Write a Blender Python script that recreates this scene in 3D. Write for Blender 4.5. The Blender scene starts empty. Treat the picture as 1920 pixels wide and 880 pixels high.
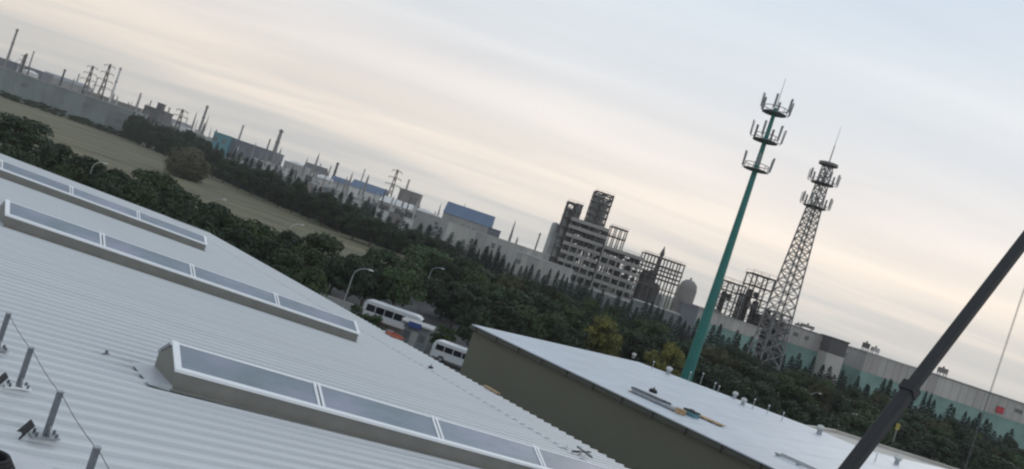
import bpy, math, random
import numpy as np
from mathutils import Vector, Matrix
R = math.radians
random.seed(7)
rng = np.random.default_rng(11)
SC = bpy.context.scene
COL = SC.collection

# ------------------------------------------------------------------ camera
F = 1663.0                       # focal length in pixels of the 1920 px wide photograph
HC = 16.0                        # eye height above the ground
ROLL, PIT = R(18.5), math.atan(14.2 / F)
fw = Vector((0, math.cos(PIT), math.sin(PIT)))
u0 = Vector((0, -math.sin(PIT), math.cos(PIT)))
r0 = Vector((1, 0, 0))
rt = r0 * math.cos(ROLL) + u0 * math.sin(ROLL)
up = u0 * math.cos(ROLL) - r0 * math.sin(ROLL)
cam = bpy.data.cameras.new('camera')
cam.sensor_width = 36.0
cam.lens = F / 1920 * 36.0
cam.clip_start = 0.1
cam.clip_end = 20000
co = bpy.data.objects.new('camera', cam)
m = Matrix((rt, up, -fw)).transposed().to_4x4()
m.translation = Vector((0, 0, HC))
co.matrix_world = m
COL.objects.link(co)
SC.camera = co

# ------------------------------------------------------------------ sky, sun, exposure
SUN_AZ, SUN_EL = R(35), R(22)    # azimuth measured from +Y towards +X
w = bpy.data.worlds.new('World')
SC.world = w
w.use_nodes = True
nt = w.node_tree
for n in list(nt.nodes):
    nt.nodes.remove(n)
def N(t, **kw):
    n = nt.nodes.new(t)
    for k, v in kw.items():
        setattr(n, k, v)
    return n
def Lk(a, b):
    nt.links.new(a, b)
def Mth(op, a, b=None, clamp=False):
    n = N('ShaderNodeMath', operation=op)
    n.use_clamp = clamp
    for i, v in enumerate((a, b)):
        if v is None:
            continue
        if isinstance(v, (int, float)):
            n.inputs[i].default_value = v
        else:
            Lk(v, n.inputs[i])
    return n.outputs[0]
sky = N('ShaderNodeTexSky', sky_type='NISHITA')
sky.sun_disc = False
sky.sun_elevation = SUN_EL
sky.sun_rotation = SUN_AZ
sky.air_density = 1.5
sky.dust_density = 3.0
tc = N('ShaderNodeTexCoord')
sp = N('ShaderNodeSeparateXYZ')
Lk(tc.outputs['Generated'], sp.inputs[0])
zc = Mth('ADD', Mth('MAXIMUM', sp.outputs[2], 0.0), 0.10)
cx = Mth('DIVIDE', sp.outputs[0], zc)
cy = Mth('DIVIDE', sp.outputs[1], zc)
cb = N('ShaderNodeCombineXYZ')
Lk(Mth('MULTIPLY', Mth('ADD', cx, Mth('MULTIPLY', cy, 0.10)), 0.30), cb.inputs[0])
Lk(Mth('MULTIPLY', cy, 0.95), cb.inputs[1])
nz = N('ShaderNodeTexNoise')
nz.inputs['Scale'].default_value = 1.25
nz.inputs['Detail'].default_value = 5.0
nz.inputs['Roughness'].default_value = 0.48
nz.inputs['Distortion'].default_value = 0.5
Lk(cb.outputs[0], nz.inputs['Vector'])
rp = N('ShaderNodeValToRGB')       # cloud layer: thin cool gaps to brighter cloud streaks
el = rp.color_ramp.elements
el[0].position = 0.36
el[0].color = (0.93, 0.95, 0.975, 1)
el[1].position = 0.64
el[1].color = (1.12, 1.095, 1.065, 1)
Lk(nz.outputs['Fac'], rp.inputs[0])
wr = N('ShaderNodeValToRGB')       # the overcast itself: dull hazy horizon, cream band, cool grey-blue above
el = wr.color_ramp.elements
el[0].position = 0.0
el[0].color = (0.615, 0.60, 0.575, 1)
el[1].position = 0.38
el[1].color = (0.58, 0.67, 0.77, 1)
for p_, c_ in ((0.03, (0.66, 0.635, 0.60)), (0.095, (0.85, 0.775, 0.70)), (0.145, (0.80, 0.76, 0.735)), (0.22, (0.68, 0.71, 0.745))):
    wr.color_ramp.elements.new(p_).color = (*c_, 1)
Lk(Mth('ADD', Mth('MAXIMUM', sp.outputs[2], 0.0), Mth('MULTIPLY', Mth('SUBTRACT', nz.outputs['Fac'], 0.5), 0.07)), wr.inputs[0])
mul = N('ShaderNodeMix', data_type='RGBA', blend_type='MULTIPLY')
mul.inputs['Factor'].default_value = 1.0
Lk(rp.outputs[0], mul.inputs['A'])
Lk(wr.outputs[0], mul.inputs['B'])
scl = N('ShaderNodeMix', data_type='RGBA', blend_type='MULTIPLY')
scl.inputs['Factor'].default_value = 1.0
dim = Mth('MULTIPLY', Mth('ADD', 1.0, Mth('MULTIPLY', Mth('MINIMUM', sp.outputs[0], 0.0), 0.24)), 11.0)   # duller away from the glow
Lk(dim, scl.inputs['B'])
Lk(mul.outputs['Result'], scl.inputs['A'])
mx = N('ShaderNodeMix', data_type='RGBA')
mx.inputs['Factor'].default_value = 0.985           # nearly closed cloud cover over the clear sky
Lk(sky.outputs[0], mx.inputs['A'])
Lk(scl.outputs['Result'], mx.inputs['B'])
bg = N('ShaderNodeBackground')
bg.inputs['Strength'].default_value = 0.10
Lk(mx.outputs['Result'], bg.inputs['Color'])
ow = N('ShaderNodeOutputWorld')
Lk(bg.outputs[0], ow.inputs['Surface'])

sl = bpy.data.lights.new('sun', 'SUN')
sl.energy = 0.5
sl.angle = R(25)
sl.color = (1.0, 0.93, 0.84)
so = bpy.data.objects.new('sun', sl)
sd = Vector((math.sin(SUN_AZ) * math.cos(SUN_EL), math.cos(SUN_AZ) * math.cos(SUN_EL), math.sin(SUN_EL)))
so.rotation_euler = sd.to_track_quat('Z', 'Y').to_euler()
so.location = (0, 0, 120)
COL.objects.link(so)

vs = SC.view_settings
vs.view_transform = 'Standard'
vs.look = 'None'
vs.exposure = 0.0
vs.gamma = 1.0
vs.use_curve_mapping = False
SC.render.engine = 'CYCLES'
SC.cycles.use_denoising = True
SC.cycles.max_bounces = 6
SC.cycles.volume_bounces = 1
SC.cycles.filter_width = 2.3

# ------------------------------------------------------------------ helpers
def ray(x, y):
    return fw + rt * ((x - 960) / F) - up * ((y - 440) / F)
def onz(x, y, z):
    d = ray(x, y)
    return Vector((0, 0, HC)) + d * ((z - HC) / d.z)
def sv(x, y):
    """pixel -> (right, up) from the horizon line, in pixels"""
    a, b = x - 960, y - 455
    c, s = math.cos(ROLL), math.sin(ROLL)
    return a * c + b * s, a * s - b * c
def at(x, y, Y):
    """pixel at depth Y (m along the view) -> world x, z"""
    s, v = sv(x, y)
    return s / F * Y, HC + v / F * Y
def SX(s, Y): return s / F * Y
def VZ(v, Y): return HC + v / F * Y

def tag(o, label=None, cat=None, group=None, kind=None):
    for k, v in (('label', label), ('category', cat), ('group', group), ('kind', kind)):
        if v:
            o[k] = v
    return o
def empty(name, loc=(0, 0, 0), rz=0.0):
    o = bpy.data.objects.new(name, None)
    o.empty_display_size = 0.2
    COL.objects.link(o)
    o.location = loc
    o.rotation_euler = (0, 0, rz)
    return o
def thing(name, label, cat, loc=(0, 0, 0), rz=0.0, group=None):
    return tag(empty(name, loc, rz), label, cat, group)
def link(name, me, mat=None, parent=None, loc=None, rz=None):
    o = bpy.data.objects.new(name, me)
    if mat is not None and not me.materials:
        me.materials.append(mat)
    COL.objects.link(o)
    if parent is not None:
        o.parent = parent
    if loc is not None:
        o.location = loc
    if rz is not None:
        o.rotation_euler = (0, 0, rz)
    return o
def copy_tree(o, parent=None):
    c = o.copy()
    COL.objects.link(c)
    c.parent = parent
    for ch in list(o.children):
        copy_tree(ch, c)
    return c

class MB:
    def __init__(s):
        s.v, s.f = [], []
    def add(s, vs, fs):
        n = len(s.v)
        s.v += [tuple(v) for v in vs]
        s.f += [tuple(i + n for i in f) for f in fs]
        return s
    def box(s, x0, x1, y0, y1, z0, z1):
        return s.add([(x0, y0, z0), (x1, y0, z0), (x1, y1, z0), (x0, y1, z0), (x0, y0, z1), (x1, y0, z1), (x1, y1, z1), (x0, y1, z1)],
                     [(0, 3, 2, 1), (4, 5, 6, 7), (0, 1, 5, 4), (1, 2, 6, 5), (2, 3, 7, 6), (3, 0, 4, 7)])
    def beam(s, p, q, w, h=None):
        h = h or w
        p, q = Vector(p), Vector(q)
        t = (q - p).normalized()
        a = t.cross(Vector((0, 0, 1)))
        if a.length < 1e-3:
            a = Vector((1, 0, 0))
        a.normalize()
        b = a.cross(t)
        a, b = a * w / 2, b * h / 2
        return s.add([p - a - b, p + a - b, p + a + b, p - a + b, q - a - b, q + a - b, q + a + b, q - a + b],
                     [(0, 3, 2, 1), (4, 5, 6, 7), (0, 1, 5, 4), (1, 2, 6, 5), (2, 3, 7, 6), (3, 0, 4, 7)])
    def tube(s, p, q, ra, rb=None, n=10):
        rb = ra if rb is None else rb
        p, q = Vector(p), Vector(q)
        t = (q - p).normalized()
        a = t.cross(Vector((0, 0, 1)))
        if a.length < 1e-3:
            a = Vector((1, 0, 0))
        a.normalize()
        b = t.cross(a)
        vs = []
        for c, r in ((p, ra), (q, rb)):
            for i in range(n):
                th = 2 * math.pi * i / n
                vs.append(c + (a * math.cos(th) + b * math.sin(th)) * r)
        fs = [(i, (i + 1) % n, n + (i + 1) % n, n + i) for i in range(n)]
        fs += [tuple(range(n - 1, -1, -1)), tuple(range(n, 2 * n))]
        return s.add(vs, fs)
    def path(s, pts, r, n=8):
        for a, b in zip(pts[:-1], pts[1:]):
            s.tube(a, b, r, r, n)
        return s
    def lathe(s, prof, n=16, c=(0, 0, 0)):
        vs = []
        for r, z in prof:
            for i in range(n):
                th = 2 * math.pi * i / n
                vs.append((c[0] + r * math.cos(th), c[1] + r * math.sin(th), c[2] + z))
        fs = []
        for k in range(len(prof) - 1):
            for i in range(n):
                j = (i + 1) % n
                fs.append((k * n + i, k * n + j, (k + 1) * n + j, (k + 1) * n + i))
        fs.append(tuple(range(n - 1, -1, -1)))
        fs.append(tuple((len(prof) - 1) * n + i for i in range(n)))
        return s.add(vs, fs)
    def prism(s, poly, y0, y1):
        """poly in (x, z) extruded along y"""
        n = len(poly)
        vs = [(x, y0, z) for x, z in poly] + [(x, y1, z) for x, z in poly]
        fs = [tuple(range(n)), tuple(range(2 * n - 1, n - 1, -1))] + [(i, n + i, n + (i + 1) % n, (i + 1) % n) for i in range(n)]
        return s.add(vs, fs)
    def slab(s, poly, z0, z1):
        """poly in (x, y) extruded along z; z0, z1 numbers or functions of (x, y)"""
        f0 = z0 if callable(z0) else (lambda x, y: z0)
        f1 = z1 if callable(z1) else (lambda x, y: z1)
        n = len(poly)
        vs = [(x, y, f0(x, y)) for x, y in poly] + [(x, y, f1(x, y)) for x, y in poly]
        fs = [tuple(range(n - 1, -1, -1)), tuple(range(n, 2 * n))] + [(i, (i + 1) % n, n + (i + 1) % n, n + i) for i in range(n)]
        return s.add(vs, fs)
    def mesh(s, name):
        me = bpy.data.meshes.new(name)
        me.from_pydata(s.v, [], s.f)
        me.update()
        return me
    def build(s, name, mat, parent=None, smooth=False, loc=None, rz=None):
        me = s.mesh(name)
        if smooth:
            me.polygons.foreach_set('use_smooth', [True] * len(me.polygons))
            if hasattr(me, 'set_sharp_from_angle'):
                me.set_sharp_from_angle(angle=R(40))
        return link(name, me, mat, parent, loc, rz)

def mat(name, col, rough=0.6, metal=0.0, var=0.12, scale=1.0, stretch=(1, 1, 1), bump=0.0, bscale=None, spec=0.5, coords='Object', rand=0.0, col2=None, detail=4.0):
    mt = bpy.data.materials.new(name)
    mt.use_nodes = True
    t = mt.node_tree
    b = t.nodes['Principled BSDF']
    b.inputs['Roughness'].default_value = rough
    b.inputs['Metallic'].default_value = metal
    b.inputs['Specular IOR Level'].default_value = spec
    c = t.nodes.new('ShaderNodeTexCoord')
    mp = t.nodes.new('ShaderNodeMapping')
    mp.inputs['Scale'].default_value = stretch
    t.links.new(c.outputs[coords], mp.inputs[0])
    nn = t.nodes.new('ShaderNodeTexNoise')
    nn.inputs['Scale'].default_value = scale
    nn.inputs['Detail'].default_value = detail
    nn.inputs['Roughness'].default_value = 0.6
    t.links.new(mp.outputs[0], nn.inputs['Vector'])
    ra = t.nodes.new('ShaderNodeValToRGB')
    lo = tuple(x * (1 - var) for x in col) if col2 is None else col2
    hi = tuple(min(1, x * (1 + var)) for x in col) if col2 is None else col
    ra.color_ramp.elements[0].position = 0.3
    ra.color_ramp.elements[0].color = (*lo, 1)
    ra.color_ramp.elements[1].position = 0.7
    ra.color_ramp.elements[1].color = (*hi, 1)
    t.links.new(nn.outputs['Fac'], ra.inputs[0])
    out = ra.outputs[0]
    if rand:
        oi = t.nodes.new('ShaderNodeObjectInfo')
        hs = t.nodes.new('ShaderNodeHueSaturation')
        for key, lo_, hi_ in (('Value', 1 - rand, 1 + rand), ('Hue', 0.5 - 0.06 * rand, 0.5 + 0.06 * rand)):
            mr = t.nodes.new('ShaderNodeMapRange')
            mr.inputs['To Min'].default_value = lo_
            mr.inputs['To Max'].default_value = hi_
            t.links.new(oi.outputs['Random'], mr.inputs['Value'])
            t.links.new(mr.outputs[0], hs.inputs[key])
        t.links.new(out, hs.inputs['Color'])
        out = hs.outputs[0]
    t.links.new(out, b.inputs['Base Color'])
    if bump:
        bp = t.nodes.new('ShaderNodeBump')
        bp.inputs['Strength'].default_value = bump
        bn = t.nodes.new('ShaderNodeTexNoise')
        bn.inputs['Scale'].default_value = bscale or scale * 4
        bn.inputs['Detail'].default_value = 4
        t.links.new(mp.outputs[0], bn.inputs['Vector'])
        t.links.new(bn.outputs['Fac'], bp.inputs['Height'])
        t.links.new(bp.outputs[0], b.inputs['Normal'])
    return mt

M = dict(
    ground=mat('ground', (0.060, 0.070, 0.034), 0.95, var=0.35, scale=0.05, bump=0.4, bscale=1.5),
    field=mat('field', (0.165, 0.140, 0.072), 0.95, scale=0.06, stretch=(0.45, 1.2, 1), col2=(0.040, 0.050, 0.022), bump=0.3, bscale=2.0, detail=10),
    asphalt=mat('asphalt', (0.055, 0.055, 0.055), 0.9, var=0.25, scale=0.4),
    concrete=mat('concrete', (0.42, 0.40, 0.36), 0.85, var=0.14, scale=0.5),
    paint=mat('road_paint', (0.75, 0.75, 0.72), 0.7),
    roof=mat('roof_metal', (0.555, 0.568, 0.575), 0.42, 0.25, var=0.05, scale=0.35, stretch=(0.15, 1, 1), bump=0.03, bscale=3, rand=0.03),
    roof2=mat('white_roof_metal', (0.51, 0.55, 0.60), 0.5, 0.1, col2=(0.43, 0.46, 0.50), scale=0.3, detail=8),
    flash=mat('flashing', (0.46, 0.48, 0.50), 0.5, 0.3, var=0.08),
    olive=mat('olive_cladding', (0.104, 0.106, 0.077), 0.6, var=0.05, scale=0.3),
    olive_trim=mat('olive_trim', (0.055, 0.058, 0.045), 0.6),
    wall=mat('pale_cladding', (0.40, 0.42, 0.42), 0.6),
    curb=mat('skylight_curb', (0.20, 0.195, 0.175), 0.6, 0.1, var=0.10, scale=1.2),
    frame=mat('white_aluminium', (0.80, 0.81, 0.82), 0.4, var=0.03),
    glass=mat('skylight_glass', (0.31, 0.315, 0.39), 0.25, 0.0, scale=1.0, stretch=(0.35, 1, 1), spec=0.5, rand=0.10, col2=(0.16, 0.215, 0.225), detail=7),
    galv=mat('galvanised_steel', (0.36, 0.38, 0.40), 0.45, 0.6, var=0.15, scale=6),
    darkgalv=mat('weathered_steel', (0.17, 0.18, 0.20), 0.5, 0.5, var=0.2, scale=5),
    wire=mat('wire', (0.12, 0.12, 0.12), 0.5, 0.6),
    black=mat('black_paint', (0.010, 0.010, 0.011), 0.65, var=0.3, scale=1.2),
    rubber=mat('rubber', (0.018, 0.018, 0.018), 0.9),
    teal=mat('teal_paint', (0.012, 0.155, 0.135), 0.5, var=0.12, scale=0.4),
    tealwall=mat('teal_cladding', (0.19, 0.31, 0.28), 0.7, var=0.25, scale=0.12, detail=8),
    tealhall=mat('blue_teal_cladding', (0.10, 0.24, 0.28), 0.7),
    steel=mat('plant_steel', (0.085, 0.08, 0.08), 0.7, var=0.2, scale=0.2),
    deck=mat('plant_deck', (0.30, 0.285, 0.275), 0.8, var=0.15, scale=0.1),
    vessel=mat('process_vessel', (0.30, 0.30, 0.285), 0.6, var=0.2, scale=0.15),
    pipe=mat('pipe_rust', (0.15, 0.115, 0.10), 0.8, var=0.2, scale=0.2),
    mast=mat('mast_steel', (0.20, 0.20, 0.20), 0.6, 0.3),
    antenna=mat('antenna_plastic', (0.22, 0.23, 0.24), 0.6),
    stack=mat('chimney_concrete', (0.26, 0.25, 0.245), 0.85, var=0.12, scale=0.05),
    palestack=mat('pale_chimney', (0.55, 0.55, 0.55), 0.8),
    hallgrey=mat('hall_grey', (0.19, 0.215, 0.215), 0.8, var=0.18, scale=0.08, rand=0.10, detail=8),
    hallpale=mat('hall_pale', (0.37, 0.365, 0.35), 0.8, var=0.22, scale=0.12, stretch=(1, 1, .35), rand=0.14, detail=8),
    hallwhite=mat('hall_white', (0.58, 0.57, 0.55), 0.8, var=0.15, scale=0.12, rand=0.12),
    hallmauve=mat('hall_mauve', (0.16, 0.165, 0.195), 0.8, var=0.15, scale=0.05),
    halldark=mat('hall_dark', (0.10, 0.095, 0.10), 0.8, var=0.2, scale=0.1),
    hallbrown=mat('hall_brown', (0.20, 0.18, 0.17), 0.8, var=0.2, scale=0.1),
    blueroof=mat('blue_roof', (0.075, 0.115, 0.19), 0.6, var=0.15, scale=0.1),
    greyroof=mat('grey_roof', (0.22, 0.22, 0.23), 0.7),
    window=mat('far_window', (0.13, 0.135, 0.14), 0.3),
    panelgrey=mat('precast_panel', (0.42, 0.40, 0.38), 0.85, var=0.16, scale=0.15, stretch=(1, 1, .3), rand=0.12, detail=8),
    carwhite=mat('vehicle_white', (0.62, 0.63, 0.64), 0.3, var=0.04),
    carglass=mat('vehicle_glass', (0.012, 0.014, 0.018), 0.1, var=0.1),
    blue=mat('blue_sign', (0.03, 0.06, 0.22), 0.5),
    red=mat('red_plastic', (0.33, 0.09, 0.05), 0.6, var=0.2, scale=3),
    redsign=mat('red_sign', (0.50, 0.03, 0.05), 0.5),
    yellow=mat('yellow_paint', (0.32, 0.27, 0.05), 0.5),
    wood=mat('raw_timber', (0.40, 0.27, 0.15), 0.8, var=0.25, scale=3),
    tarp=mat('pale_tarpaulin', (0.52, 0.53, 0.55), 0.6, var=0.06, scale=2),
    lampwhite=mat('lamp_white', (0.62, 0.63, 0.60), 0.4),
    bark=mat('bark', (0.065, 0.050, 0.036), 0.95, var=0.3, scale=4),
    leaf_dark=mat('leaves_dark', (0.030, 0.046, 0.022), 0.7, scale=0.6, var=0.45, rand=0.28, spec=0.25),
    leaf_mid=mat('leaves_mid', (0.042, 0.064, 0.022), 0.7, scale=0.6, var=0.42, rand=0.28, spec=0.25),
    leaf_olive=mat('leaves_olive', (0.062, 0.064, 0.032), 0.75, scale=0.5, var=0.4, rand=0.2, spec=0.2),
    leaf_bush=mat('leaves_grey_green', (0.105, 0.105, 0.066), 0.75, scale=0.5, var=0.3, rand=0.1, spec=0.2),
    leaf_yellow=mat('leaves_yellow', (0.21, 0.19, 0.040), 0.7, scale=0.55, col2=(0.055, 0.075, 0.022), rand=0.12, spec=0.25),
    needle=mat('needles', (0.022, 0.032, 0.023), 0.75, scale=0.6, var=0.4, rand=0.25, spec=0.2),
)

# ------------------------------------------------------------------ ground
def sheet(name, pts, z, mt):
    mb = MB()
    mb.add([(x, y, z) for x, y in pts], [tuple(range(len(pts)))])
    o = mb.build(name, mt)
    o['kind'] = 'structure'
    return o
sheet('ground', [(-9000, -3000), (9000, -3000), (9000, 15000), (-9000, 15000)], 0.0, M['ground'])
sheet('field', [(-900, 90), (-60, 150), (0, 215), (0, 330), (-70, 345), (-130, 410), (-190, 560), (-300, 760), (-480, 820), (-1100, 820)], 0.05, M['field'])
TH = R(39.92)                                   # the site's own axes: X along the roof fall, Y along the eaves
def site(d, e, z=0.0):
    return Vector((d * math.cos(TH) - e * math.sin(TH), d * math.sin(TH) + e * math.cos(TH), z))
yard = sheet('yard', [tuple(site(*q)[:2]) for q in ((-75, -60), (150, -60), (150, 90), (60, 130), (-75, 130))], 0.02, M['concrete'])
sheet('road', [tuple(site(*q)[:2]) for q in ((48, 61), (120, 61), (110, 128), (48, 190), (36, 190))], 0.045, M['asphalt'])

# ------------------------------------------------------------------ near warehouse with the ribbed roof
SL = 0.10
def rz_(d): return HC - 5.0 - SL * d            # roof height at d
RIDGE, EAVE, LAP = -14.0, 33.3, 29.0
FAR, NEAR, PW = 82.6, -8.0, 0.59
wh = thing('metal_roof_warehouse', 'large warehouse with pale grey ribbed metal roof filling the foreground', 'building', (0, 0, 0), TH)
def panel_mesh(d0, d1, dz):
    prof = [(0.0, 0.0), (0.40, 0.0), (0.425, 0.060), (0.448, 0.074), (0.522, 0.074), (0.545, 0.060), (0.58, 0.0), (PW, 0.0)]
    mb = MB()
    n = len(prof)
    vs = []
    for d in (d0, d1):
        for y, z in prof:
            vs.append((d, y, rz_(d) + z + dz))
    vs += [(d1, y, rz_(d1) + z + dz - 0.02) for y, z in prof]
    fs = [(i, i + n, i + n + 1, i + 1) for i in range(n - 1)] + [(n + i, 2 * n + i, 2 * n + i + 1, n + i + 1) for i in range(n - 1)]
    return mb.add(vs, fs).mesh('roof_panel')
pm_up, pm_lo = panel_mesh(RIDGE, LAP, 0.012), panel_mesh(LAP - 0.25, EAVE, -0.012)
npan = int((FAR - NEAR) / PW)
for i in range(npan):
    link('roof_panel', pm_up, M['roof'], wh, (0, NEAR + i * PW, 0))
for i in range(npan):
    link('eave_panel', pm_lo, M['roof'], wh, (0, NEAR + i * PW, 0))
FARE = NEAR + npan * PW
MB().add([(RIDGE, NEAR, rz_(RIDGE) - .03), (RIDGE, FARE, rz_(RIDGE) - .03), (-61, FARE, 7.7), (-61, NEAR, 7.7)], [(0, 1, 2, 3)]).build('rear_roof_slope', M['roof'], wh)
mb = MB()
mb.add([(RIDGE - .5, NEAR, rz_(RIDGE) + .02), (RIDGE, NEAR, rz_(RIDGE) + .16), (RIDGE + .5, NEAR, rz_(RIDGE + .5) + .12),
        (RIDGE - .5, FARE, rz_(RIDGE) + .02), (RIDGE, FARE, rz_(RIDGE) + .16), (RIDGE + .5, FARE, rz_(RIDGE + .5) + .12)], [(0, 1, 4, 3), (1, 2, 5, 4)])
mb.build('ridge_cap', M['flash'], wh)
MB().add([(RIDGE, FARE - .02, rz_(RIDGE) + .10), (EAVE, FARE - .02, rz_(EAVE) + .10), (EAVE, FARE + .2, rz_(EAVE) + .10), (RIDGE, FARE + .2, rz_(RIDGE) + .10),
          (RIDGE, FARE + .2, rz_(RIDGE) - .3), (EAVE, FARE + .2, rz_(EAVE) - .3)], [(0, 1, 2, 3), (3, 2, 5, 4)]).build('verge_trim', M['flash'], wh)
MB().add([(LAP - .10, NEAR, rz_(LAP - .1) + .088), (LAP + .12, NEAR, rz_(LAP + .12) + .084), (LAP + .12, FARE, rz_(LAP + .12) + .084), (LAP - .10, FARE, rz_(LAP - .1) + .088),
          (LAP + .12, NEAR, rz_(LAP + .12) - .02), (LAP + .12, FARE, rz_(LAP + .12) - .02),
          (LAP - .13, NEAR, rz_(LAP - .13) + .01), (LAP - .13, FARE, rz_(LAP - .13) + .01)], [(0, 1, 2, 3), (1, 4, 5, 2), (0, 3, 7, 6)]).build('lap_flashing', M['flash'], wh)
mb = MB()
mb.box(EAVE - .06, EAVE + .16, NEAR, FARE, rz_(EAVE) - .30, rz_(EAVE) - .10)
mb.build('eave_gutter', M['flash'], wh)
MB().box(32.7, 33.0, NEAR + .1, FARE - .1, 0, rz_(EAVE) - .2).build('wall', M['wall'], wh)
MB().box(-60.8, -60.5, NEAR + .1, FARE - .1, 0, 7.6).build('wall', M['wall'], wh)
for y in (NEAR + .15, FARE - .45):
    MB().prism([(-60.5, 0), (32.7, 0), (32.7, rz_(32.7) - .12), (RIDGE, rz_(RIDGE) - .12), (-60.5, 7.62)], y, y + .3).build('wall', M['wall'], wh)

# ------------------------------------------------------------------ roof skylights
def skylight(label, e0, bounds, wdt=1.5, cb_h=0.50, rise=0.44, rot=0.0):
    d0, d1 = bounds[0], bounds[-1]
    Lg = d1 - d0
    root = thing('roof_skylight', label, 'skylight', site(d0, e0, rz_(d0)), TH + rot, 'gabled skylights on the ribbed roof')
    # local frame: x down the roof, y across, z up; everything shears with the roof fall
    def z(x, h): return -SL * x + h
    sh = lambda mb: MB().add([(x, y, z(x, zz)) for x, y, zz in mb.v], mb.f)
    for y in (0.0, wdt - 0.05):
        sh(MB().box(0, Lg, y, y + .05, 0.02, cb_h)).build('curb', M['curb'], root)
    for x in (0.0, Lg - .05):
        mb = MB()
        mb.add([(x, .05, .02), (x, wdt - .05, .02), (x, wdt - .05, cb_h), (x, wdt / 2, cb_h + rise - .02), (x, .05, cb_h),
                (x + .05, .05, .02), (x + .05, wdt - .05, .02), (x + .05, wdt - .05, cb_h), (x + .05, wdt / 2, cb_h + rise - .02), (x + .05, .05, cb_h)],
               [(4, 3, 2, 1, 0), (5, 6, 7, 8, 9), (0, 1, 6, 5), (1, 2, 7, 6), (2, 3, 8, 7), (3, 4, 9, 8), (4, 0, 5, 9)])
        sh(mb).build('gable_end', M['curb'], root)
    fl = MB()                                           # flashing skirt on the roof
    fl.box(-.04, Lg + .04, -.12, 0, .05, .10)
    fl.box(-.04, Lg + .04, wdt, wdt + .12, .05, .10)
    sh(fl).build('flashing', M['curb'], root)
    sh(MB().add([(-.55, -.1, .075), (-.55, wdt + .1, .075), (0, wdt + .1, .16), (0, -.1, .16), (-.55, -.1, .06), (-.55, wdt + .1, .06), (0, wdt + .1, .03), (0, -.1, .03)],
                [(0, 3, 2, 1), (0, 1, 5, 4), (1, 2, 6, 5), (3, 0, 4, 7)])).build('saddle_flashing', M['flash'], root)
    sh(MB().box(-.06, Lg + .06, wdt / 2 - .07, wdt / 2 + .07, cb_h + rise - .02, cb_h + rise + .055)).build('ridge_bar', M['frame'], root)
    for side in (0, 1):
        ye = -.035 if side == 0 else wdt + .035
        yr = wdt / 2 - .03 if side == 0 else wdt / 2 + .03
        ze, zr = cb_h - .01, cb_h + rise + .02
        def pt(x, t, off):
            return (x, ye + (yr - ye) * t, z(x, ze + (zr - ze) * t + off))
        def strip(x0, x1, t0, t1, o0, o1):
            return MB().add([pt(x0, t0, o0), pt(x1, t0, o0), pt(x1, t1, o0), pt(x0, t1, o0), pt(x0, t0, o1), pt(x1, t0, o1), pt(x1, t1, o1), pt(x0, t1, o1)],
                            [(0, 3, 2, 1), (4, 5, 6, 7), (0, 1, 5, 4), (1, 2, 6, 5), (2, 3, 7, 6), (3, 0, 4, 7)])
        strip(-.05, Lg + .05, 0, .10, 0, .07).build('eave_bar', M['frame'], root)
        for b0, b1 in zip(bounds[:-1], bounds[1:]):
            a, b = b0 - d0, b1 - d0
            pn = strip(a + .04, b - .04, .085, .97, .02, .045).build('glass_pane', M['glass'], root)
            for q0, q1 in ((a - (.06 if a == 0 else -.03), a + .11), (b - .11, b + (.06 if b >= Lg - .01 else -.03))):
                strip(q0, q1, .10, 1.0, .03, .075).build('glazing_bar', M['frame'], pn)
    return root
skylight('nearest long gabled skylight with white bars, running to the bottom edge', 20.05, [8.4, 12.4, 16.5, 20.8, 25.1], rot=R(-2.0))
skylight('middle gabled skylight with four panes between the other two', 38.75, [7.7, 11.5, 15.6, 20.0, 24.8])
skylight('farthest gabled skylight along the roof edge in front of the trees', 60.3, [2.6, 6.8, 10.9, 15.1, 19.5, 24.4])

# ------------------------------------------------------------------ lifeline posts and rope
posts = [(4.52, 19.65), (4.52, 17.3), (4.52, 14.9), (4.52, 12.55), (4.52, 10.2)]
plab = ['thin steel lifeline post cut by the left frame edge', 'upright steel lifeline post with white foot plate, upper one of the row',
        'upright steel lifeline post with bolted foot plate, middle of the row', 'steel lifeline post whose foot is cut off by the bottom edge',
        'steel lifeline post below the bottom edge of the picture']
PH = 0.86
for i, (d, e) in enumerate(posts[:4]):
    r = thing('lifeline_post', plab[i], 'post', site(d, e, rz_(d)), TH, 'steel lifeline posts on the roof')
    MB().beam((0, 0, .13), (0, 0, PH), .085, .085).build('upright', M['darkgalv'], r)
    MB().box(-.05, .05, -.05, .05, PH, PH + .02).build('cap', M['galv'], r)
    MB().box(-.24, .20, -.13, .13, .105, .13).build('foot_plate', M['frame'] if i == 1 else M['galv'], r)
    for sx in (-.16, .14):
        for sy in (-.09, .09):
            MB().tube((sx, sy, .13), (sx, sy, .19), .025, n=6).build('bolt', M['darkgalv'], r)
    mb = MB()
    mb.add([(-.42, -.10, .02), (-.42, .20, .02), (-.25, .17, .30), (-.25, -.12, .30), (-.40, -.10, .02), (-.40, .20, .02), (-.23, .17, .30), (-.23, -.12, .30)],
           [(0, 1, 2, 3), (7, 6, 5, 4), (0, 4, 5, 1), (1, 5, 6, 2), (2, 6, 7, 3), (3, 7, 4, 0)])
    mb.build('bracket', M['black'] if i else M['darkgalv'], r)  # dark wedge modelled as the shadow left of the foot plate
    for a in (-1, 1):
        MB().beam((.03, .08 * a, .13), (.0, .04 * a, .30), .02, .05).build('gusset', M['galv'], r)
mb = MB()
pts = []
for (d, e), (d2, e2_) in zip(posts[:-1], posts[1:]):
    for k in range(6):
        t = k / 6
        pts.append(site(d, e + (e2_ - e) * t, rz_(d) + PH - .05 - .16 * t * (1 - t)) + Vector((.055, .0, 0)))
mb.path(pts, .007, 5)
tag(mb.build('lifeline_rope', M['wire']), 'thin sagging wire strung between the steel lifeline posts', 'wire')

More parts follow.
